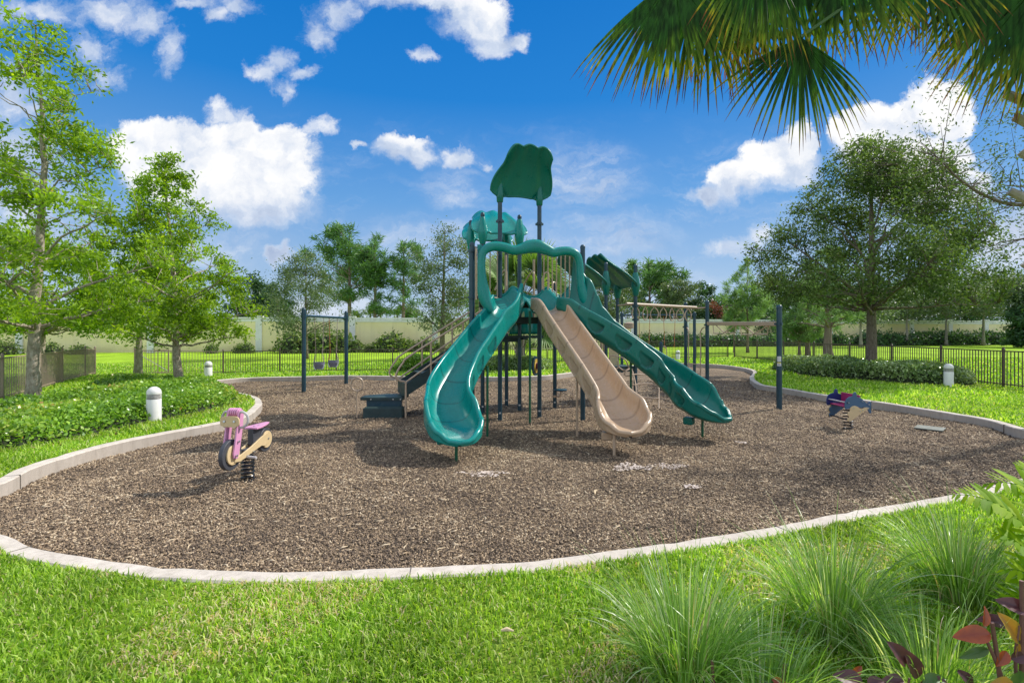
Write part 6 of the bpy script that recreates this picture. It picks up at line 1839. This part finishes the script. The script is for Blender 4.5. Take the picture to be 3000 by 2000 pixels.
# foreign branch reaching in from the right
rng = np.random.default_rng(12)
bo = P(3050, 640, 8.0)
lb_ = tree('oak_tree', 'oak at the right edge with one long bare branch over the big oak', 'tree', 14, (9.6, 8.6, GZ), 7.2, .16, prof_crown([0, .3, .6, 1], [.9, 1.1, 1.0, .5]), lf_oak, bk_oak, per=40, spread=.22, size=.06, nb=14, natt=90, h0=.4, aspect=.4)
bp = [P(3080, 600, 8.3), P(2960, 598, 8.2), P(2880, 570, 8.1), P(2810, 525, 8.0), P(2775, 490, 8.0), P(2740, 455, 8.0)]
m = MB(); m.tube(catmull([Vector(p) - Vector(lb_.location) for p in bp], False, 6), [.035 - .001 * i for i in range(31)], 7); m.build('long_branch', bk_oak, lb_)
tw = []
mt = MB()
for k in range(60):
    t = rng.random() ** .8; i = min(4, int(t * 5)); p = np.array(bp[i].lerp(bp[i + 1], t * 5 - i)); d = rng.normal(size=3) * np.array([.45, .5, .40]) + np.array([-.12, 0, -.02]); q = p + d
    mt.tube([Vector(p) - Vector(lb_.location), Vector((p + q) / 2 + rng.normal(size=3) * .03) - Vector(lb_.location), Vector(q) - Vector(lb_.location)], [.008, .005, .002], 4); tw += [q, (p + q * 2) / 3]
mt.build('twigs', bk_oak, lb_)
# wispy sprigs high up beside the palm
for (px, py) in ((2760, 250), (2800, 235), (2850, 215), (2820, 240), (2700, 130), (2780, 130), (2900, 300), (2930, 420), (2960, 250), (2900, 200), (2870, 250)):
    tw += [np.array(P(px, py, 8.2)) + rng.normal(size=3) * .15 for _ in range(3)]
crown_leaves(rng, np.array(tw), 15, .16, .055, lf_oak, lb_, lb_.location, aspect=.38, up=.3, name='crown')

# ------------------------------------------------------------ foreground grasses, ferns, copper leaves
m_orn = leaf_mat('ornamental_grass', [(0, (0.13, 0.24, 0.05)), (.40, (0.23, 0.41, 0.07)), (.68, (0.36, 0.54, 0.13)), (.84, (0.50, 0.60, 0.32)), (.95, (0.62, 0.64, 0.46)), (1, (0.55, 0.40, 0.28))], trans=.4, rough=.32, spec=.6)
def clump(label, seed, c, n_, Lm, W, spread, lean=(0, 0), r0=.13):
    rng = np.random.default_rng(seed); c = Vector(c); root = None
    a = rng.random(n_) * 6.283; q = rng.random(n_)
    th = spread * (q ** .75) * (1 + .15 * rng.normal(size=n_))
    az = np.stack([np.cos(a), np.sin(a), np.zeros(n_)], 1)
    p = np.array([0, 0, 0]) + az * (r0 * np.sqrt(rng.random(n_)))[:, None]
    L_ = Lm * (.45 + .6 * rng.random(n_) + .35 * (rng.random(n_) > .9)); NS = 8; th = th + .5 * (rng.random(n_) > .93)
    up = np.array([lean[0], lean[1], 1.0]); up /= np.linalg.norm(up)
    s_ = np.stack([-az[:, 1], az[:, 0], np.zeros(n_)], 1); s_ = unit(s_ + rng.normal(size=(n_, 3)) * .5)
    rows = []; th0 = th * .35; bend = .25 + th * 1.1 * (.6 + .8 * rng.random(n_))
    cur = p.copy()
    for k in range(NS + 1):
        t = k / NS; ang = th0 + bend * t ** 1.6
        w = (W * (.7 + .6 * rng.random(n_)) if k == 0 else w_base) ; w_base = w
        ww = w * (1 - t ** 2.2) + .0004
        rows.append(np.stack([cur - s_ * ww[:, None] * .5, cur + s_ * ww[:, None] * .5], 1))
        d = np.cos(ang)[:, None] * up + np.sin(ang)[:, None] * az
        cur = cur + d * (L_ / NS)[:, None]
    V = np.stack(rows, 1).reshape(-1, 3)           # blade, row, side
    base = (np.arange(n_) * (NS + 1) * 2)[:, None, None]
    fc = np.array([[2 * k, 2 * k + 1, 2 * k + 3, 2 * k + 2] for k in range(NS)])[None]
    F = (base + fc).reshape(-1, 4)
    tone = np.clip(rng.random(n_) ** 1.1, 0, 1)
    tone = np.where(tone > .985, 1.0, tone)
    o = np_mesh('ornamental_grass', V, F, np.repeat(tone, (NS + 1) * 2), m_orn); o.location = c
    tag(o, label, 'grass clump', 'tall ornamental grass clumps in the front right')
def gg(px, py): return G(px, py, GZ)
clump('big arching grass clump at the bottom centre right, in front of the other clumps', 1, gg(2010, 2010), 850, .56, .0066, 1.4, (-.02, 0), .16)
clump('broad arching grass clump in the middle right, behind the copper leaves', 2, gg(2440, 1850), 900, .54, .0064, 1.4, (-.02, 0), .18)
clump('arching grass clump next to the kerb on the right, beside the fern', 3, gg(2810, 1745), 800, .54, .0062, 1.35, (-.08, 0), .18)
clump('low dark grass clump behind the copper leaf stems at the bottom right', 4, gg(2720, 2040), 450, .44, .006, 1.4, (-.1, 0), .2)
clump('grass clump filling the gap between the big and broad clumps', 6, gg(2230, 2080), 350, .42, .006, 1.4, (0, 0), .2)

m_fern = leaf_mat('fern_leaves', [(0, (0.16, 0.32, 0.008)), (.6, (0.30, 0.46, 0.010)), (1, (0.42, 0.55, 0.015))], trans=.5, rough=.6, tcol=(1.3, 1.3, .3), spec=.15)
m_fstem = simple('fern_stem', (0.10, 0.06, 0.02), .6, .2)
fr_root = empty('fern_plant', (2.62, 2.25, GZ), 'bright yellow green fern fronds at the right edge', 'fern')
fo = Vector(fr_root.location)
rng = np.random.default_rng(21)
def fern(path, Lmax, nl, curl=.3, side_n=(0, -.45, .9)):
    pts = catmull([Vector(p) for p in path], False, 14); k = len(pts); m = MB()
    m.tube([p - fo for p in pts], [.0035 * (1 - .7 * i / k) + .0006 for i in range(k)], 6, caps=False)
    Vs = []; Fs = []; Rr = []
    nn = np.array(side_n); nn /= np.linalg.norm(nn)
    for i in range(nl):
        t = .08 + .9 * i / nl; j = min(k - 2, int(t * k)); p = np.array(pts[j]); tg = np.array((pts[j + 1] - pts[j]).normalized())
        Ll = Lmax * math.sin(math.pi * min(1, .22 + .78 * t)) ** .7 * (.85 + .3 * rng.random())
        for sg in (-1, 1):
            sd_ = np.cross(nn, tg) * sg; d = sd_ * .9 + tg * .38 + nn * rng.normal() * .12; d /= np.linalg.norm(d)
            w = Ll * .25; ws = np.cross(nn + rng.normal(size=3) * .15, d); ws /= np.linalg.norm(ws); b = len(Vs); cur = p.copy(); dd = d.copy()
            tn_ = rng.random()
            for q in range(7):
                tq = q / 6; wq = w * (math.sin(math.pi * (.18 + .80 * tq)) ** .8) * (1 + .12 * math.sin(q * 4))
                Vs += [cur - ws * wq * .5, cur + nn * wq * .08, cur + ws * wq * .5]; Rr += [tn_] * 3
                cur = cur + dd * Ll / 6; dd = dd + np.array([0, 0, -1]) * curl * .12; dd /= np.linalg.norm(dd)
            for q in range(6):
                a = b + q * 3; Fs += [(a, a + 1, a + 4, a + 3), (a + 1, a + 2, a + 5, a + 4)]
    nv = len(Vs); np_mesh('frond', np.concatenate([np.array(Vs) - np.array(fo), np.array(m.v)]), np.concatenate([np.array(Fs), np.array(m.f) + nv]), np.concatenate([np.array(Rr), np.zeros(len(m.v))]), m_fern, fr_root)
B_ = G(3080, 1820, GZ)
fern([B_, P(3060, 1640, 2.3), P(3000, 1540, 2.3), P(2930, 1480, 2.32), P(2850, 1452, 2.35), P(2785, 1448, 2.4)], .135, 20)
fern([B_, P(3080, 1600, 2.2), P(3060, 1480, 2.2), P(3010, 1430, 2.2), P(2940, 1412, 2.2), P(2880, 1420, 2.25)], .14, 18)
fern([B_, P(3090, 1560, 2.1), P(3080, 1450, 2.1), P(3040, 1395, 2.1), P(2985, 1370, 2.1)], .13, 14)
fern([B_, P(3060, 1700, 2.2), P(3020, 1630, 2.2), P(2970, 1580, 2.2), P(2905, 1560, 2.25)], .12, 16)
fern([B_, P(3080, 1740, 2.1), P(3040, 1700, 2.1), P(2985, 1670, 2.1), P(2930, 1668, 2.15)], .11, 14)
# pinnately lobed green leaves lower down
fern([B_, P(3060, 1790, 2.1), P(3010, 1750, 2.1), P(2960, 1750, 2.1), P(2905, 1775, 2.1)], .10, 12)

lf_cop = {}
for nm, cols in (('burgundy', [(0, (.06, .018, .022)), (1, (.14, .05, .055))]), ('red', [(0, (.20, .03, .02)), (1, (.50, .11, .03))]), ('orange', [(0, (.48, .16, .02)), (1, (.42, .30, .03))]), ('green', [(0, (.05, .13, .03)), (1, (.13, .22, .05))])):
    mm, nt, b, out = new_mat(nm + '_leaf')
    at = nt.new('ShaderNodeAttribute'); at.attribute_name = 'rnd'
    co = nt.new('ShaderNodeNewGeometry').outputs['Position']
    c = nt.ramp(nt.math('ADD', nt.math('MULTIPLY', at.outputs['Fac'], .6), nt.math('MULTIPLY', nt.noise(co, 30, 5, .6), .5)), cols)
    nt.put(b.inputs['Base Color'], c); b.inputs['Roughness'].default_value = .35; b.inputs['Coat Weight'].default_value = .2
    tr = nt.new('ShaderNodeBsdfTranslucent'); nt.put(tr.inputs[0], nt.mix(1.0, c, (1.5, 1.2, .8), 'MULTIPLY')); ms = nt.new('ShaderNodeMixShader'); ms.inputs[0].default_value = .3
    nt.l.new(b.outputs[0], ms.inputs[1]); nt.l.new(tr.outputs[0], ms.inputs[2]); nt.l.new(ms.outputs[0], out.inputs[0])
    lf_cop[nm] = mm
m_cstem = simple('copper_stem', (0.17, 0.075, 0.06), .6, .25, 20)
def bigleaf(root, o, p, d, nrm, Ln, W, mat):
    d = np.array(d, float); d /= np.linalg.norm(d); nrm = np.array(nrm, float); nrm -= d * (nrm @ d); nrm /= np.linalg.norm(nrm); s_ = np.cross(nrm, d)
    nu, nv = 12, 8; V = []; R_ = []
    for i in range(nu + 1):
        t = i / nu; w = W * (math.sin(math.pi * t ** .8) ** .8) * (1 - .15 * t) + .0005
        for j in range(nv + 1):
            u = j / nv * 2 - 1
            ripple = .035 * Ln * math.sin(abs(u) * 3 - t * 26) * abs(u) * .35
            V.append(np.array(p) + d * (Ln * (t + .03 * abs(u) * (1 - t))) + s_ * (w * u) + nrm * (abs(u) * w * .38 + ripple - .22 * Ln * t * t))
            R_.append(min(1, abs(u) * .8 + .2 * abs(math.sin(t * 26 - abs(u) * 3))))
    F = [(i * (nv + 1) + j, (i + 1) * (nv + 1) + j, (i + 1) * (nv + 1) + j + 1, i * (nv + 1) + j + 1) for i in range(nu) for j in range(nv)]
    return np_mesh('leaf', np.array(V) - np.array(o), np.array(F), np.array(R_), mat, root, smooth=True)
def copper(label, base, stems, lvs):
    o = Vector(base); root = empty('copperleaf_plant', o, label, 'copperleaf plant', 'copperleaf plants at the bottom right')
    for path, r in stems:
        m = MB(); pp = catmull([Vector(q) for q in path], False, 6); m.tube([q - o for q in pp], [r * (1 - .25 * i / len(pp)) for i in range(len(pp))], 8); m.build('stem', m_cstem, root)
    for (px, py, D), d, nrm, Ln, W, mt_ in lvs: bigleaf(root, o, P(px, py, D), d, nrm, Ln, W, lf_cop[mt_])
D = 1.85
copper('copperleaf plant with bright red and orange leaves on tall cut stems at the right edge', G(2960, 2130, GZ), [
    ([P(2940, 2080, D), P(2925, 1950, D), P(2906, 1822, D)], .0085), ([P(2960, 2080, D), P(2930, 1970, D), P(2893, 1880, D)], .0075), ([P(2992, 2080, D), P(2994, 1900, D), P(2993, 1700, D)], .0085), ([P(2985, 2080, D), P(2975, 1930, D), P(2985, 1830, D)], .006)], [
    ((2905, 1855, D), (-1, .1, -.12), (.1, -.75, .7), .125, .033, 'red'), ((2880, 1835, D), (.35, .1, .75), (.3, -.9, .3), .075, .02, 'red'), ((2985, 1880, D), (-.45, -.1, .8), (.2, -.95, .3), .125, .036, 'orange'), ((2990, 1880, D), (.5, -.1, .55), (-.2, -.9, .4), .12, .036, 'orange'),
    ((2985, 1882, D), (-.1, -.1, -.8), (.1, -.95, .2), .06, .02, 'orange'), ((2960, 1830, D + .05), (-.9, .1, .2), (0, -.6, .8), .11, .028, 'burgundy'), ((2900, 1900, D + .05), (-.9, .1, -.35), (0, -.7, .7), .11, .018, 'green'), ((2990, 1960, D - .05), (-.1, -.1, -.9), (-.2, -.95, .3), .12, .045, 'green'),
    ((2950, 1905, D), (-.5, -.2, -.5), (0, -.8, .5), .07, .02, 'red'), ((2960, 1930, D), (.6, -.2, .3), (0, -.8, .5), .07, .02, 'burgundy'), ((2975, 2010, D - .1), (-.9, -.1, .1), (0, -.8, .6), .09, .03, 'orange'), ((3010, 1790, D), (-.7, .1, .3), (0, -.8, .6), .10, .03, 'burgundy')])
D = 1.95
copper('copperleaf plant with dull burgundy leaves at the bottom edge, right of the cut stubs', G(2640, 2130, GZ), [
    ([P(2650, 2090, D), P(2660, 2010, D), P(2665, 1985, D)], .005), ([P(2560, 2090, D), P(2540, 2020, D), P(2530, 2000, D)], .005)], [
    ((2655, 1945, D), (.75, -.1, .35) if False else (-.5, -.1, .75), (.2, -.85, .5), .11, .036, 'burgundy'), ((2690, 1985, D), (-.35, -.1, .9), (.1, -.9, .4), .12, .036, 'burgundy'), ((2650, 1995, D), (-1, -.1, .12), (0, -.7, .7), .09, .026, 'burgundy'), ((2530, 2000, D), (-.9, -.1, .35), (0, -.7, .7), .12, .034, 'burgundy'),
    ((2540, 2005, D), (.8, -.1, .3), (0, -.7, .7), .07, .024, 'burgundy'), ((2700, 2000, D), (.9, 0, .18), (0, -.7, .7), .11, .028, 'green'), ((2780, 2005, D), (-.9, 0, .12), (0, -.7, .7), .10, .026, 'burgundy'), ((2850, 2010, D), (-.3, 0, .4), (0, -.7, .7), .08, .026, 'burgundy')])
copper('pair of bare cut copperleaf stubs with one small reddish leaf at the bottom edge', G(2190, 2150, GZ), [
    ([P(2095, 2080, 2.0), P(2090, 2000, 2.0), P(2086, 1934, 2.0)], .0075), ([P(2290, 2080, 2.0), P(2294, 2000, 2.0), P(2300, 1944, 2.0)], .0065)], [
    ((2260, 1990, 2.0), (.9, -.1, -.25), (0, -.7, .7), .075, .018, 'red'), ((2300, 2005, 2.0), (-.9, -.1, .2), (0, -.7, .7), .08, .022, 'green'), ((2500, 1975, 2.05), (.5, -.1, .6), (0, -.7, .7), .05, .014, 'red')])
g = G(660, 2015, GZ);
